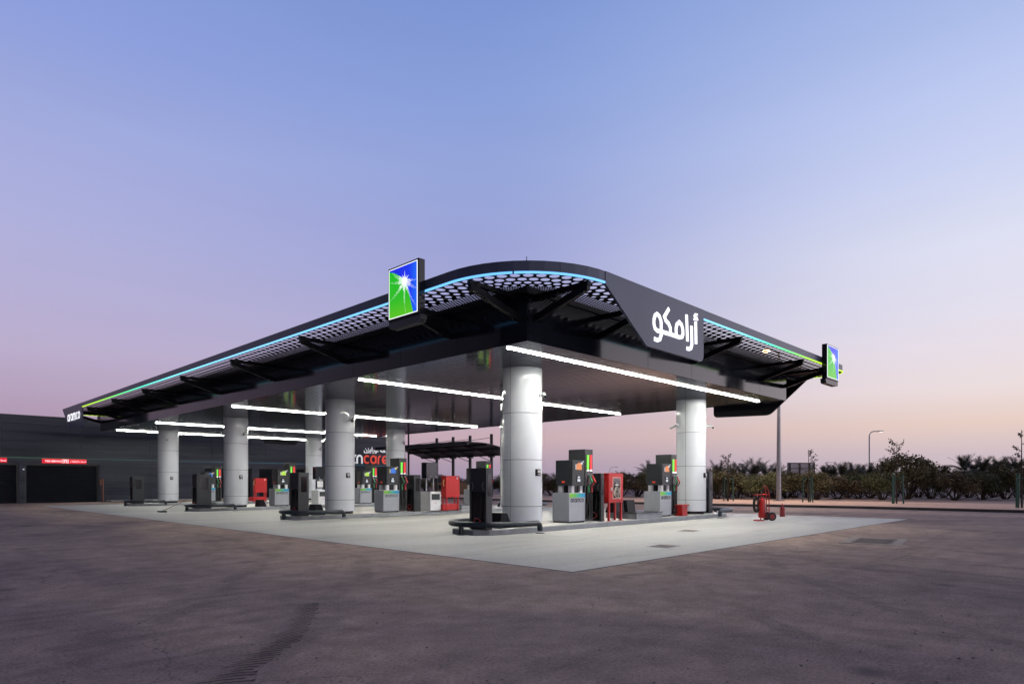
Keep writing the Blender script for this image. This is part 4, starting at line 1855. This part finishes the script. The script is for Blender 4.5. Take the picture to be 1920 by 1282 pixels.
# red bucket by the second dispenser
t = thing('sand_bucket', 'red square sand bucket with a lid beside the second dispenser', 'bucket', (21.75, 12.3, ZI))
mb = MB()
mb.prism([(.03, 0), (.39, 0), (.42, .38), (0, .38)], 'y', .02, .4)
mb.build('bin', 'red_paint', t, bev=.01)
mb = MB()
mb.box(-.03, .5, -.01, .43, .381, .43)
mb.build('lid', 'red_paint', t, bev=.01)
mb = MB()
mb.tube([(.5, .1, .41), (.56, .1, .4), (.56, .32, .4), (.5, .32, .41)], .012, 6)
mb.build('handle', 'red_plastic', t)

# wheeled extinguisher on the apron
t = thing('wheeled_extinguisher', 'large red wheeled fire extinguisher standing on the right of the apron', 'fire extinguisher', (23.4, 9.98, .006), R(-40))
t.scale = (.78, .78, .78)
mb = MB()
prof = [(.0, .12), (.1, .12), (.15, .16), (.16, .22), (.16, .92), (.14, 1.0), (.08, 1.05), (.03, 1.06), (.03, 1.14), (0, 1.14)]
mb.lathe(prof, 24)
mb.build('cylinder', 'red_paint', t)
for s in (-1, 1):
    mb = MB()
    mb.tube([(.36, s * .27 + .04 * s, .21), (.36, s * .27 - .04 * s, .21)], .2, 22)
    tyre = mb.build('wheel', 'rubber', t)
    mb = MB()
    mb.tube([(.36, s * .27 + .044 * s, .21), (.36, s * .27 + .036 * s, .21)], .12, 18)
    mb.build('hub', 'red_dark', tyre)
mb = MB()
mb.tube([(.36, -.23, .21), (.36, .23, .21)], .02, 8)
for s in (-1, 1):
    mb.tube([(.3, s * .13, .1), (.29, s * .13, .9), (.28, s * .13, 1.25), (.2, s * .13, 1.55), (.14, s * .12, 1.62)], .022, 8)
mb.tube([(.14, -.12, 1.62), (.14, .12, 1.62)], .024, 8)
mb.tube([(-.42, 0, 1.22), (.29, 0, 1.24)], .025, 8)
mb.tube([(.3, -.13, .5), (.3, .13, .5)], .016, 6)
mb.build('trolley', 'red_paint', t)
mb = MB()
for k in range(4):
    mb.tube([(-.24 - .02 * k + .12 * math.cos(a) * (1 - .06 * k), -.05 + .04 * k, .75 + .34 * math.sin(a)) for a in [2 * PI * q / 20 for q in range(20)]], .018, 6, True)
mb.build('hose', 'rubber', t)
mb = MB()
mb.tube([(-.38, 0, .01), (-.2, 0, .02), (.1, 0, .012)], .05, 8)
mb.box(-.36, .08, -.14, .14, .0, .025)
mb.tube([(-.08, 0, .02), (-.04, 0, .14)], .03, 8)
mb.build('foot', 'red_paint', t)
mb = MB()
mb.box(.155, .168, -.07, .07, .4, .8)
mb.build('label_plate', 'white_paint', t)
# small extinguisher behind
t = thing('small_extinguisher', 'small dark red hand extinguisher standing behind the wheeled one', 'fire extinguisher', (26.75, 10.55, .006))
t.scale = (.75, .75, .75)
mb = MB()
mb.lathe([(0, 0), (.13, 0), (.14, .03), (.14, .44), (.1, .52), (.04, .56), (.04, .6), (0, .6)], 20)
mb.build('cylinder', 'red_dark', t)
mb = MB()
mb.box(-.02, .02, -.02, .02, .6, .66)
mb.tube([(0, 0, .64), (.1, 0, .7)], .012, 6)
mb.tube([(0, 0, .66), (-.03, 0, .75)], .012, 6)
mb.build('valve', 'red_plastic', t)
mb = MB()
mb.tube([(.05, 0, .62), (.16, 0, .5), (.16, 0, .2)], .014, 6)
mb.build('hose', 'rubber', t)

# squeegee
t = thing('floor_squeegee', 'long-handled floor squeegee with green head leaning on the third island bumper', 'squeegee', (10.21, 33.35, 0))
mb = MB()
mb.tube([(0, 0, .06), (1.05, .45, .47), (1.3, .56, .565)], .014, 8)
mb.build('handle', 'wood_post', t)
mb = MB()
mb.box(-.14, .14, -.26, .26, .008, .075)
mb.build('head', mat('dark green rubber', (.01, .06, .05), .6), t, bev=.01)

# cone
t = thing('traffic_cone', 'red and white traffic cone standing by the dark building beyond the farthest island', 'traffic cone', (14.2, 53.2, 0))
mb = MB()
mb.box(-.2, .2, -.2, .2, .004, .04)
mb.build('base', 'rubber', t)
mb = MB()
zs = [(.17, .04), (.13, .3), (.085, .62), (.03, .98)]
mb.lathe([zs[0], zs[1]], 18)
mb.lathe([zs[2], zs[3], (0, .98)], 18)
mb.build('cone_body', 'cone_red', t)
mb = MB()
mb.lathe([(zs[1][0] + .001, .3), (zs[2][0] + .001, .62)], 18)
mb.build('white_band', 'white_paint', t)

# rusty post with a bracket by the door
t = thing('sign_post', 'short rusty brown post standing at the edge of the roller door', 'post', (12.6, 54.2, 0))
mb = MB()
mb.tube([(0, 0, 0), (0, 0, 1.7)], .07, 10)
mb.build('post', 'wood_post', t)
mb = MB()
mb.box(-.2, -.06, -.04, .04, 1.25, 1.68)
mb.build('plate', 'wood_post', t)

# white scrap of paper
o = blotch(6.6, 34.0, .12, .08, .4, .012, 'white_paint', 'paper_scrap')
tag(o, 'crumpled white scrap of paper on the asphalt by the left apron edge', 'litter')

# ================================================================== WASH BUILDING
bl = thing('service_building', 'long low dark clad building with roller doors and lettering behind the canopy', 'building', (6, 55, 0))
BO = Vector((6, 55, 0))


def bb(mb, name, m, parent=None, **k):
    o = mb.build(name, m, parent or bl, **k)
    if parent is None:
        o.matrix_parent_inverse = Matrix.Translation(-BO)
    return o


DZ = 2.72
bays = [(-12, -5.6), (-5.2, -1.4), (-1.0, 3.0), (3.3, 7.8), (8.15, 12.55), (20.0, 24.0), (24.6, 29.0), (29.7, 33.6), (34.2, 38.4)]
xs = -30
mb = MB()
WE = 39.2
pw = 1.0
ncl = 6
# upper cladding in boards
zb = [DZ + .5, 3.72, 4.3, 4.88, 5.46, 6.0]
for a, b in zip(zb, zb[1:]):
    x = -30.
    while x < WE:
        x2 = min(x + 4.6, WE)
        mb.box(x + .008, x2 - .008, 55, 55.12, a + .035, b)
        x = x2
mb.box(-30, WE, 55.05, 55.3, DZ + .02, 6.02)
prev = -30.
for (a, b) in bays + [(WE, WE)]:
    if a > prev:
        x = prev
        while x < a - .01:
            x2 = min(x + 3.2, a)
            mb.box(x, x2 - .008, 55, 55.12, 0, DZ + .02)
            x = x2
    prev = b
mb.box(-30, WE, 55.0, 55.12, DZ + .028, DZ + .5)
bb(mb, 'wall', 'wall')
mb = MB()
mb.box(-30, WE - .01, 55.31, 72, 0, 5.9)
bb(mb, 'wall_core', 'dark_seam')
mb = MB()
mb.box(-30.1, WE + .1, 54.97, 72.1, 6.025, 6.09)
bb(mb, 'roof', 'charcoal')
for (a, b) in bays:
    mb = MB()
    n = 18
    for i in range(n):
        z0 = DZ * i / n
        mb.prism([(55.285, z0 + .004), (55.25, z0 + .03), (55.25, z0 + DZ / n - .03), (55.285, z0 + DZ / n - .004)], 'x', a + .01, b - .01)
    dr = bb(mb, 'roller_door', 'door_dark')
    mb = MB()
    mb.box(a + .01, a + .09, 55.13, 55.24, 0, DZ - .09)
    mb.box(b - .09, b - .01, 55.13, 55.24, 0, DZ - .09)
    mb.box(a + .01, b - .01, 55.13, 55.24, DZ - .085, DZ + .01)
    bb(mb, 'door_frame', 'charcoal')
mb = MB()
mb.box(-30, WE - .3, 54.975, 54.998, 3.13, 3.16)
bb(mb, 'light_line', axis_ramp('dim line light', 0, 0, 40, [(0, (.03, .12, .03, 1)), (.25, (.03, .13, .06, 1)), (.45, (.02, .12, .15, 1)), (.8, (.03, .16, .26, 1)), (1, (.03, .16, .28, 1))], 1.0))
# red signs above doors
TXF = lambda x, z: Matrix.Translation((x, 54.9, z)) @ Matrix.Rotation(R(90), 4, 'X')
TIRE_AR = ''.join(reversed(['\ufea7', '\ufeaa', '\ufee3', '\ufe8e', '\ufe95', ' ', '\ufe8d', '\ufef9', '\ufec3', '\ufe8e', '\ufead', '\ufe8d', '\ufe95']))
for (x0, full) in ((9.1, True), (4.5, False)):
    mb = MB()
    w = 2.65
    mb.box(x0, x0 + w, 54.91, 54.99, 2.78, 3.11)
    sg = bb(mb, 'door_sign', 'red_sign')
    if full:
        font_mesh('lettering', 'TIRE SERVICE', .17, 'white_lit', sg, TXF(x0 + .15, 2.88), .006)
        font_mesh('lettering', TIRE_AR, .15, 'white_lit', sg, TXF(x0 + 1.64, 2.9), .006)
        mb = MB()
        for q in (1.2, 1.5):
            mb.box(x0 + q, x0 + q + .03, 54.9, 54.909, 2.8, 3.09)
        mb.box(x0 + 1.3, x0 + 1.33, 54.9, 54.909, 2.83, 3.02)
        mb.box(x0 + 1.4, x0 + 1.43, 54.9, 54.909, 2.83, 3.02)
        mb.box(x0 + 1.3, x0 + 1.43, 54.9, 54.909, 3.021, 3.06)
        mb.build('pictogram', 'white_lit', sg)
    else:
        font_mesh('lettering', TIRE_AR, .15, 'white_lit', sg, TXF(x0 + 1.64, 2.88), .006)
mb = MB()
mb.box(8.02, 8.1, 54.9, 54.99, 2.3, 2.38)
bb(mb, 'door_lamp', 'glow_white')
# big lettering
mb = MB()
xw = 38.1
wc = word_width('care', .88, .975)
word(mb, 'care', xw - wc, 3.3, .88, lambda x, y, dd: (x, dd, y), 54.998, 54.96, .2, .975)
bb(mb, 'lettering', 'red_letters')
mb = MB()
wo = word_width('orizn', .88, .975)
word(mb, 'orizn', xw - wc - wo, 3.3, .88, lambda x, y, dd: (x, dd, y), 54.998, 54.96, .2, .975)
bb(mb, 'lettering', 'white_dim')
AR = ''.join(reversed(['\ufea7', '\ufeaa', '\ufee3', '\ufe94', ' ', '\ufe8d', '\ufeed', '\ufead', '\ufe8d', '\ufef3', '\ufeb0', '\ufee5']))
o = font_mesh('lettering', AR, .64, 'white_dim', bl, Matrix.Translation((35.15, 54.93, 4.5)) @ Matrix.Rotation(R(90), 4, 'X'), .02, .012)
o.matrix_parent_inverse = Matrix.Translation(-BO)
# pavement in front of the building
mb = MB()
mb.box(13, 39.5, 53.6, 54.96, 0, .12)
struct(mb.build('pavement', 'paver', bev=.02))

# ================================================================== PERGOLA far behind
pg = thing('shade_pergola', 'dark steel shade shelter with four masts and a curved cable-stayed roof behind the canopy', 'shelter', (40, 45, 0))
PU = 39.6
pv = [49.0, 46.55, 44.15, 41.3]
PO = Vector((40, 45, 0))


def pb(mb, name, m):
    o = mb.build(name, m, pg)
    o.matrix_parent_inverse = Matrix.Translation(-PO)
    return o


for v in pv:
    mb = MB()
    mb.tube([(PU, v, 0), (PU, v, 5.75)], .14, 12)
    pb(mb, 'mast', 'dark_pole')
    mb = MB()
    mb.box(PU - .22, PU + .22, v - .22, v + .22, 3.68, 3.8)
    pb(mb, 'collar', 'dark_pole')
    mb = MB()
    mb.tube([(PU, v, 5.45), (PU - 5.2, v, 4.62)], .025, 6)
    mb.tube([(PU - .1, v, 3.35), (PU - 2.1, v, 3.9)], .03, 6)
    pb(mb, 'stay', 'dark_pole')
    mb = MB()
    ribs = [(PU - 5.4 * k / 10, 3.95 + .75 * k / 10 + .28 * math.sin(k / 10 * PI)) for k in range(11)]
    mb.tube([(x, v, z - .14) for x, z in ribs], .07, 8)
    pb(mb, 'rib', 'dark_pole')
mb = MB()
for i in range(10):
    (x0, z0), (x1, z1) = ribs[i], ribs[i + 1]
    mb.add([(x0, 38.4, z0), (x1, 38.4, z1), (x1, 51.4, z1), (x0, 51.4, z0), (x0, 38.4, z0 - .05), (x1, 38.4, z1 - .05), (x1, 51.4, z1 - .05), (x0, 51.4, z0 - .05)],
           [(0, 1, 2, 3), (7, 6, 5, 4), (0, 4, 5, 1), (3, 2, 6, 7)])
pb(mb, 'roof', 'roof_sheet')
mb = MB()
mb.box(PU - .08, PU + .08, 38.4, 51.4, 3.8, 4.0)
mb.box(PU - 5.5, PU - 5.3, 38.4, 51.4, 4.45, 4.75)
for k in (3, 6):
    x, z = ribs[k]
    mb.box(x - .05, x + .05, 38.4, 51.4, z - .2, z - .06)
pb(mb, 'beam', 'dark_pole')

# ================================================================== POLES, LAMPS, BILLBOARD
t = thing('light_pole', 'tall grey tapered light pole with a glowing warm lamp seen through the perforated rim', 'light pole', (45, 18, .13))
mb = MB()
mb.tube([(0, 0, 0), (0, 0, 3), (0, 0, 10.4)], [.17, .14, .08], 14)
mb.build('pole', 'galv', t)
mb = MB()
mb.box(-.3, .3, -.3, .3, 0, .06)
mb.build('base_plate', 'galv', t)
mb = MB()
mb.tube([(0, 0, 10.3), (-.35, .35, 10.55), (-.6, .6, 10.55)], .04, 8)
mb.build('arm', 'galv', t)
mb = MB()
mb.box(-.75, -.5, .48, .72, 10.5, 10.62)
lh = mb.build('lamp_head', 'galv', t)
mb = MB()
mb.lathe([(0, -.16), (.2, -.12), (.28, 0), (0, .001)], 14, (-.62, .6, 10.49))
mb.build('lamp', 'lamp_warm', lh)
ld = bpy.data.lights.new('pole_lamp', 'SPOT')
ld.energy = 4200
ld.color = (1, .82, .68)
ld.spot_size = R(150)
ld.spot_blend = .6
ld.shadow_soft_size = .2
lo = bpy.data.objects.new('lamp_glow', ld)
COL.objects.link(lo)
lo.parent = t
lo.location = (-.62, .6, 10.28)


def far_lamp(label, loc, h, rz, reach, m='lamp_pale', r=.1):
    t = thing('street_lamp', label, 'street lamp', loc, rz, 'distant curved street lamps')
    mb = MB()
    pts = [(0, 0, 0), (0, 0, h * .7), (0, 0, h - reach * .55)]
    for k in range(1, 8):
        a = R(180 - 90 * k / 7)
        pts.append((reach * .5 + reach * .5 * math.cos(a), 0, h - reach * .55 + reach * .5 * math.sin(a)))
    pts.append((reach, 0, h - reach * .05))
    mb.tube(pts, [r] * 3 + [r * .75] * (len(pts) - 3), 8)
    mb.build('pole', 'galv', t)
    mb = MB()
    mb.box(reach - .1, reach + .5, -.12, .12, h - reach * .05 - .05, h - reach * .05 + .1)
    hd = mb.build('lamp_head', 'galv', t)
    mb = MB()
    mb.box(reach + .05, reach + .45, -.1, .1, h - reach * .05 - .1, h - reach * .05 - .055)
    mb.build('lamp', m, hd)
    return t


rzr = math.atan2(RT[1], RT[0])


def at(px, d):
    l = (px - 960) * d / 1203
    return (VW[0] * d + RT[0] * l, VW[1] * d + RT[1] * l, 0.1)


far_lamp('curved grey street lamp rising behind the shrubs right of the billboard', at(1630, 90), 8.6, rzr, 1.4, r=.085)
far_lamp('tiny far street lamp above the trees between the dispensers', at(1143, 210), 6.6, rzr, 2.2, 'galv', .07)
far_lamp('tiny far street lamp above the palms left of the tall light pole', at(1400, 200), 7.4, rzr + PI, 2.2, 'galv', .07)
far_lamp('tiny far street lamp above the palms right of the billboard', at(1566, 170), 6.8, rzr + PI, 1.8, 'galv', .07)
t = thing('plain_pole', 'thin dark pole standing behind the canopy left of the shelter', 'pole', at(766, 63))
mb = MB()
mb.tube([(0, 0, 0), (0, 0, 9)], [.12, .07], 10)
mb.build('shaft', 'dark_pole', t)
mb = MB()
mb.box(-.2, .2, -.2, .2, 0, .06)
mb.build('base_plate', 'dark_pole', t)

bx = at(1502, 92)
t = thing('billboard', 'back of a pale billboard on a dark steel frame beyond the shrubs', 'billboard', bx, rzr)
mb = MB()
mb.box(-1.95, 1.95, 0, .12, 1.6, 4.2)
mb.build('board', 'billboard', t)
mb = MB()
for x in (-1.6, -.2, 1.2):
    mb.box(x - .07, x + .07, -.14, -.002, 0, 4.16)
mb.box(-1.95, 1.95, -.1, -.003, 4.12, 4.2)
mb.box(-1.95, 1.95, -.06, -.003, 3.35, 3.42)
for x in (-1.95, 1.86):
    mb.box(x, x + .09, -.1, -.003, 1.6, 4.11)
mb.build('frame', 'dark_pole', t)
for x in (-1.0, .6, .9):
    pass

# ================================================================== VEGETATION
def leaf(mb_, c, s, n):
    a = Vector((random.gauss(0, 1), random.gauss(0, 1), random.gauss(0, .7))).normalized()
    b = a.cross(Vector((random.gauss(0, 1), random.gauss(0, 1), random.gauss(0, 1)))).normalized()
    l, w = s * random.uniform(.7, 1.3), s * random.uniform(.25, .45)
    mb_.add([c - a * l * .5, c + b * w, c + a * l * .5, c - b * w], [(0, 1, 2, 3)])


def crown_mesh(seed, nleaf, lobes, leaf_s, mname):
    random.seed(seed)
    mb_ = MB()
    L = []
    for _ in range(lobes):
        a = random.uniform(0, 2 * PI)
        r = random.uniform(.0, .72)
        L.append((Vector((r * math.cos(a), r * math.sin(a), random.uniform(-.35, .62))), random.uniform(.2, .46)))
    for _ in range(nleaf):
        c, r = random.choice(L)
        d_ = Vector((random.gauss(0, 1), random.gauss(0, 1), random.gauss(0, 1))).normalized()
        p = c + d_ * r * (random.random() ** .45)
        p.z = max(p.z, -.72)
        leaf(mb_, p, leaf_s * random.uniform(.6, 1.4), 4)
    # sprigs standing out of the outline
    for _ in range(int(lobes * 1.6)):
        c, r = random.choice(L)
        d_ = Vector((random.gauss(0, 1), random.gauss(0, 1), abs(random.gauss(.5, .7)))).normalized()
        for k in range(9):
            leaf(mb_, c + d_ * (r * (.85 + .06 * k)) + Vector((random.gauss(0, .02), random.gauss(0, .02), random.gauss(0, .02))), leaf_s * .7, 4)
    me_o = mb_.build('crown', mname, None, normals=False)
    return me_o


def stems_mesh(seed, n):
    random.seed(seed)
    mb_ = MB()
    for _ in range(n):
        a = random.uniform(0, 2 * PI)
        x, y = .16 * math.cos(a), .16 * math.sin(a)
        sp = random.uniform(.3, .75)
        mb_.tube([(x * .5, y * .5, -1), (x * 1.2, y * 1.2, -.72), (x * .6 + sp * math.cos(a) * .6, y * .6 + sp * math.sin(a) * .6, -.3), (sp * math.cos(a), sp * math.sin(a), .15)], [.024, .02, .015, .007], 6)
    for _ in range(18):
        a = random.uniform(0, 2 * PI)
        r = random.uniform(.1, .8)
        b = Vector((r * math.cos(a), r * math.sin(a), random.uniform(-.75, -.4)))
        e = b + Vector((random.gauss(0, .12), random.gauss(0, .12), random.uniform(.15, .4)))
        mb_.tube([Vector((b.x * .15, b.y * .15, -.98)), b, e], [.012, .008, .004], 4)
    return mb_.build('trunk', 'bark', None)


bush_protos = []
for (sd, nl, lb, ls, mn) in ((11, 5200, 16, .075, 'leaf_a'), (12, 4800, 13, .075, 'leaf_b'), (13, 5200, 18, .07, 'leaf_c'), (14, 5000, 14, .08, 'leaf_a'), (15, 4600, 20, .065, 'leaf_b')):
    t = thing('shrub', 'proto', 'shrub', (0, 0, 0), 0, 'dense dusty shrubs along the far side of the road')
    c = crown_mesh(sd, nl, lb, ls, mn)
    c.parent = t
    s = stems_mesh(sd + 50, 9)
    s.parent = t
    bush_protos.append(t)
KINDS = ['dusty olive green shrub in the dense row beyond the sand verge', 'brownish shrub in the dense row beyond the sand verge', 'greener shrub in the dense row beyond the sand verge',
         'dusty olive green shrub in the dense row beyond the sand verge', 'brownish shrub in the dense row beyond the sand verge']
random.seed(5)
used = set()


def put_bush(k, x, y, hh, wd, label=None, group=None):
    root = bush_protos[k]
    if k in used:
        root = again(root, label or KINDS[k], (0, 0, 0))
    else:
        used.add(k)
        root['label'] = label or KINDS[k]
    root.location = (x, y, .12 + hh * .5)
    root.rotation_euler = (0, 0, random.uniform(0, 6.28))
    root.scale = (wd / 2, wd / 2, hh * .5)
    return root


# placed along the verge: (px-like bearing, distance, height, width)
row = []
pxs = 1340
bear = [1345, 1385, 1420, 1455, 1490, 1530, 1570, 1612, 1655, 1700, 1745, 1790, 1840, 1885, 1930, 1985, 2050]
for j, px in enumerate(bear):
    d_ = 51 + 2.5 * math.sin(j * 2.1) - max(0, (px - 1500)) * .006
    x, y, _ = at(px, d_)
    hh = random.uniform(2.1, 2.45)
    wd = random.uniform(3.2, 4.2)
    lab = None
    k = j % 5
    if px == 1700:
        hh, wd, k, lab = 3.75, 4.2, 0, 'tallest shrub of the row, its spiky crown rising above the staked saplings'
    elif px == 1745:
        hh, wd, k = 3.5, 4.0, 3
        lab = 'second tallest shrub, immediately right of the tallest one'
    elif px in (1885, 1930):
        hh = 3.0
    elif px in (1655, 1840):
        k = 2
    put_bush(k, x, y, hh, wd, lab)
# rear rank closing gaps
for j, px in enumerate([1362, 1405, 1440, 1475, 1512, 1550, 1590, 1632, 1680, 1722, 1770, 1815, 1862, 1908, 1960]):
    d_ = 55.5 + 1.5 * math.sin(j * 1.7)
    x, y, _ = at(px, d_)
    put_bush((j + 2) % 5, x, y, random.uniform(2.1, 2.45) + (1.0 if 1690 < px < 1740 else 0), random.uniform(3.2, 4.4))
# seen between the columns and dispensers
for j, px in enumerate([1010, 1035, 1062, 1095, 1130, 1165, 1195, 1228, 1262, 1300, 1325]):
    d_ = 66 - (px - 1010) * .035
    x, y, _ = at(px, d_)
    put_bush(j % 5, x, y, random.uniform(2.2, 2.7), random.uniform(3.6, 4.8))
for j, px in enumerate([775, 800, 828, 860, 890, 915, 940, 965, 990]):
    x, y, _ = at(px, 92 - j)
    put_bush((j + 1) % 5, x, y, random.uniform(1.8, 2.6), random.uniform(4.2, 5.6))


# date palms behind the shrubs
def palm_crown(seed):
    random.seed(seed)
    mb_ = MB()
    for f in range(44):
        az = random.uniform(0, 2 * PI)
        el = random.uniform(.05, 1.35)
        ln = random.uniform(1.7, 2.3)
        p = Vector((0, 0, 0))
        dirv = Vector((math.cos(az) * math.cos(el), math.sin(az) * math.cos(el), math.sin(el)))
        side = Vector((-math.sin(az), math.cos(az), 0))
        n = 13
        for k in range(n):
            q = p + dirv * (ln / n)
            dirv = (dirv + Vector((0, 0, -.085))).normalized()
            up = side.cross(dirv)
            if k >= 2:
                ll = .42 * (1 - abs(k / n - .45) * .9)
                for s in (-1, 1):
                    tip = q + side * s * ll + dirv * .3 + up * -.0
                    mb_.add([p, p + dirv * .11, tip], [(0, 1, 2)])
                    mb_.add([p + dirv * .04 - up * .03, p + dirv * .13 - up * .03, tip - up * .12 - dirv * .05], [(0, 1, 2)])
            else:
                mb_.add([p - side * .03, p + side * .03, q], [(0, 1, 2)])
            p = q
    return mb_.build('crown', 'frond', None, normals=False)


palms = []
for sd in (31, 32):
    t = thing('date_palm', 'grey green date palm crown showing above the shrub row', 'palm', (0, 0, 0), 0, 'date palms behind the shrubs')
    c = palm_crown(sd)
    c.parent = t
    c.location = (0, 0, 2.9)
    mb = MB()
    mb.tube([(0, 0, 0), (.03, 0, 1.5), (0, 0, 2.95)], [.26, .2, .22], 9)
    mb.build('trunk', 'bark', t)
    palms.append(t)
random.seed(9)
pu = 0
for j, (px, d_, hz) in enumerate([(1345, 68, 2.0), (1392, 72, 2.1), (1413, 66, 2.2), (1436, 74, 2.1), (1457, 82, 2.2), (1548, 84, 2.0), (1562, 78, 2.1), (1580, 74, 2.0), (1598, 82, 2.2), (1614, 86, 2.2), (1630, 76, 2.0), (1648, 80, 2.1), (1665, 86, 2.3), (1808, 74, 2.9), (1826, 82, 3.0), (1842, 78, 2.8), (1858, 84, 3.0), (1873, 76, 2.7), (1890, 84, 2.9), (1908, 78, 2.8), (1218, 80, 2.4), (1375, 84, 2.3)]):
    x, y, _ = at(px, d_)
    root = palms[j] if j < 2 else again(palms[j % 2], palms[0]['label'], (0, 0, 0))
    root.location = (x, y, .1 - (2.9 - (hz - .55)) * 1.0)
    root.rotation_euler = (0, 0, random.uniform(0, 6))
    root.location.z = .1
    s = hz / 2.9
    root.scale = (1, 1, 1)
    for ch in root.children:
        if ch.name.startswith('crown'):
            ch.location = (0, 0, hz - .35)
        else:
            ch.scale = (1, 1, (hz - .3) / 2.95)


# staked saplings on the verge
def sapling(label, loc, h, seed, spread, dens, stakes=3):
    random.seed(seed)
    t = thing('staked_sapling', label, 'young tree', loc, random.uniform(0, 6), 'young staked trees on the sand verge')
    mb = MB()
    tops = []
    mb.tube([(0, 0, 0), (.03, .02, h * .5), (.0, -.02, h * .97)], [.045, .03, .012], 7)
    for k in range(dens):
        z = h * (.45 + .5 * k / dens)
        a = random.uniform(0, 6.28)
        l = spread * random.uniform(.5, 1.) * (1.1 - .55 * k / dens)
        e = Vector((math.cos(a) * l, math.sin(a) * l, z + l * random.uniform(.3, .9)))
        mb.tube([(0, 0, z), e], [.012, .005], 5)
        tops.append((Vector((0, 0, z)), e))
    mb.build('trunk', 'bark', t)
    mb = MB()
    for (a, e) in tops:
        for k in range(30):
            p = a.lerp(e, random.uniform(.3, 1.12)) + Vector((random.gauss(0, .05), random.gauss(0, .05), random.gauss(0, .05)))
            leaf(mb, p, .1, 4)
    mb.build('crown', 'twig_leaf', t, normals=False)
    for k in range(stakes):
        a = 2 * PI * k / stakes + .4
        mb = MB()
        mb.tube([(.36 * math.cos(a), .36 * math.sin(a), 0), (.3 * math.cos(a), .3 * math.sin(a), 1.75)], .045, 8)
        mb.build('stake', 'stake_green', t)
    mb = MB()
    pts = [(.31 * math.cos(2 * PI * k / stakes + .4), .31 * math.sin(2 * PI * k / stakes + .4), 1.5) for k in range(stakes)]
    for k in range(stakes):
        mb.tube([pts[k], pts[(k + 1) % stakes]], .025, 6)
    mb.build('stake_tie', 'stake_green', t)
    return t


sapling('young staked tree with leafy top left of the tall light pole', (42.5, 20.5, .135), 3.3, 41, .75, 13)
sapling('young staked tree in front of the billboard, thin crown', (43.9, 15.6, .135), 3.6, 42, .7, 8)
sapling('young staked tree in front of the tallest shrub, leafy green crown', (44.6, 10.65, .135), 3.9, 43, .8, 16)
sapling('bare young staked tree at the right edge of the picture', (41.6, 4.3, .135), 4.1, 44, .55, 6)
sapling('young staked tree just left of the second dispenser, half hidden', (47.5, 27.3, .135), 3.4, 45, .8, 12)

# low tan outbuilding and pump skid glimpsed behind the red cabinet
t = thing('tan_hut', 'low tan hut with a dark window glimpsed behind the plain red cabinet', 'hut', at(826, 70), rzr)
mb = MB()
mb.box(-1.0, 3.2, 0, 2.5, 0, 1.35)
mb.build('wall', 'tan_wall', t)
mb = MB()
mb.box(-1.1, 1.0, -.1, 2.6, 1.351, 1.9)
mb.build('roof', 'charcoal', t)
mb = MB()
mb.box(-.6, .3, -.02, -.002, .6, 1.1)
mb.build('window', 'glass_dark', t)
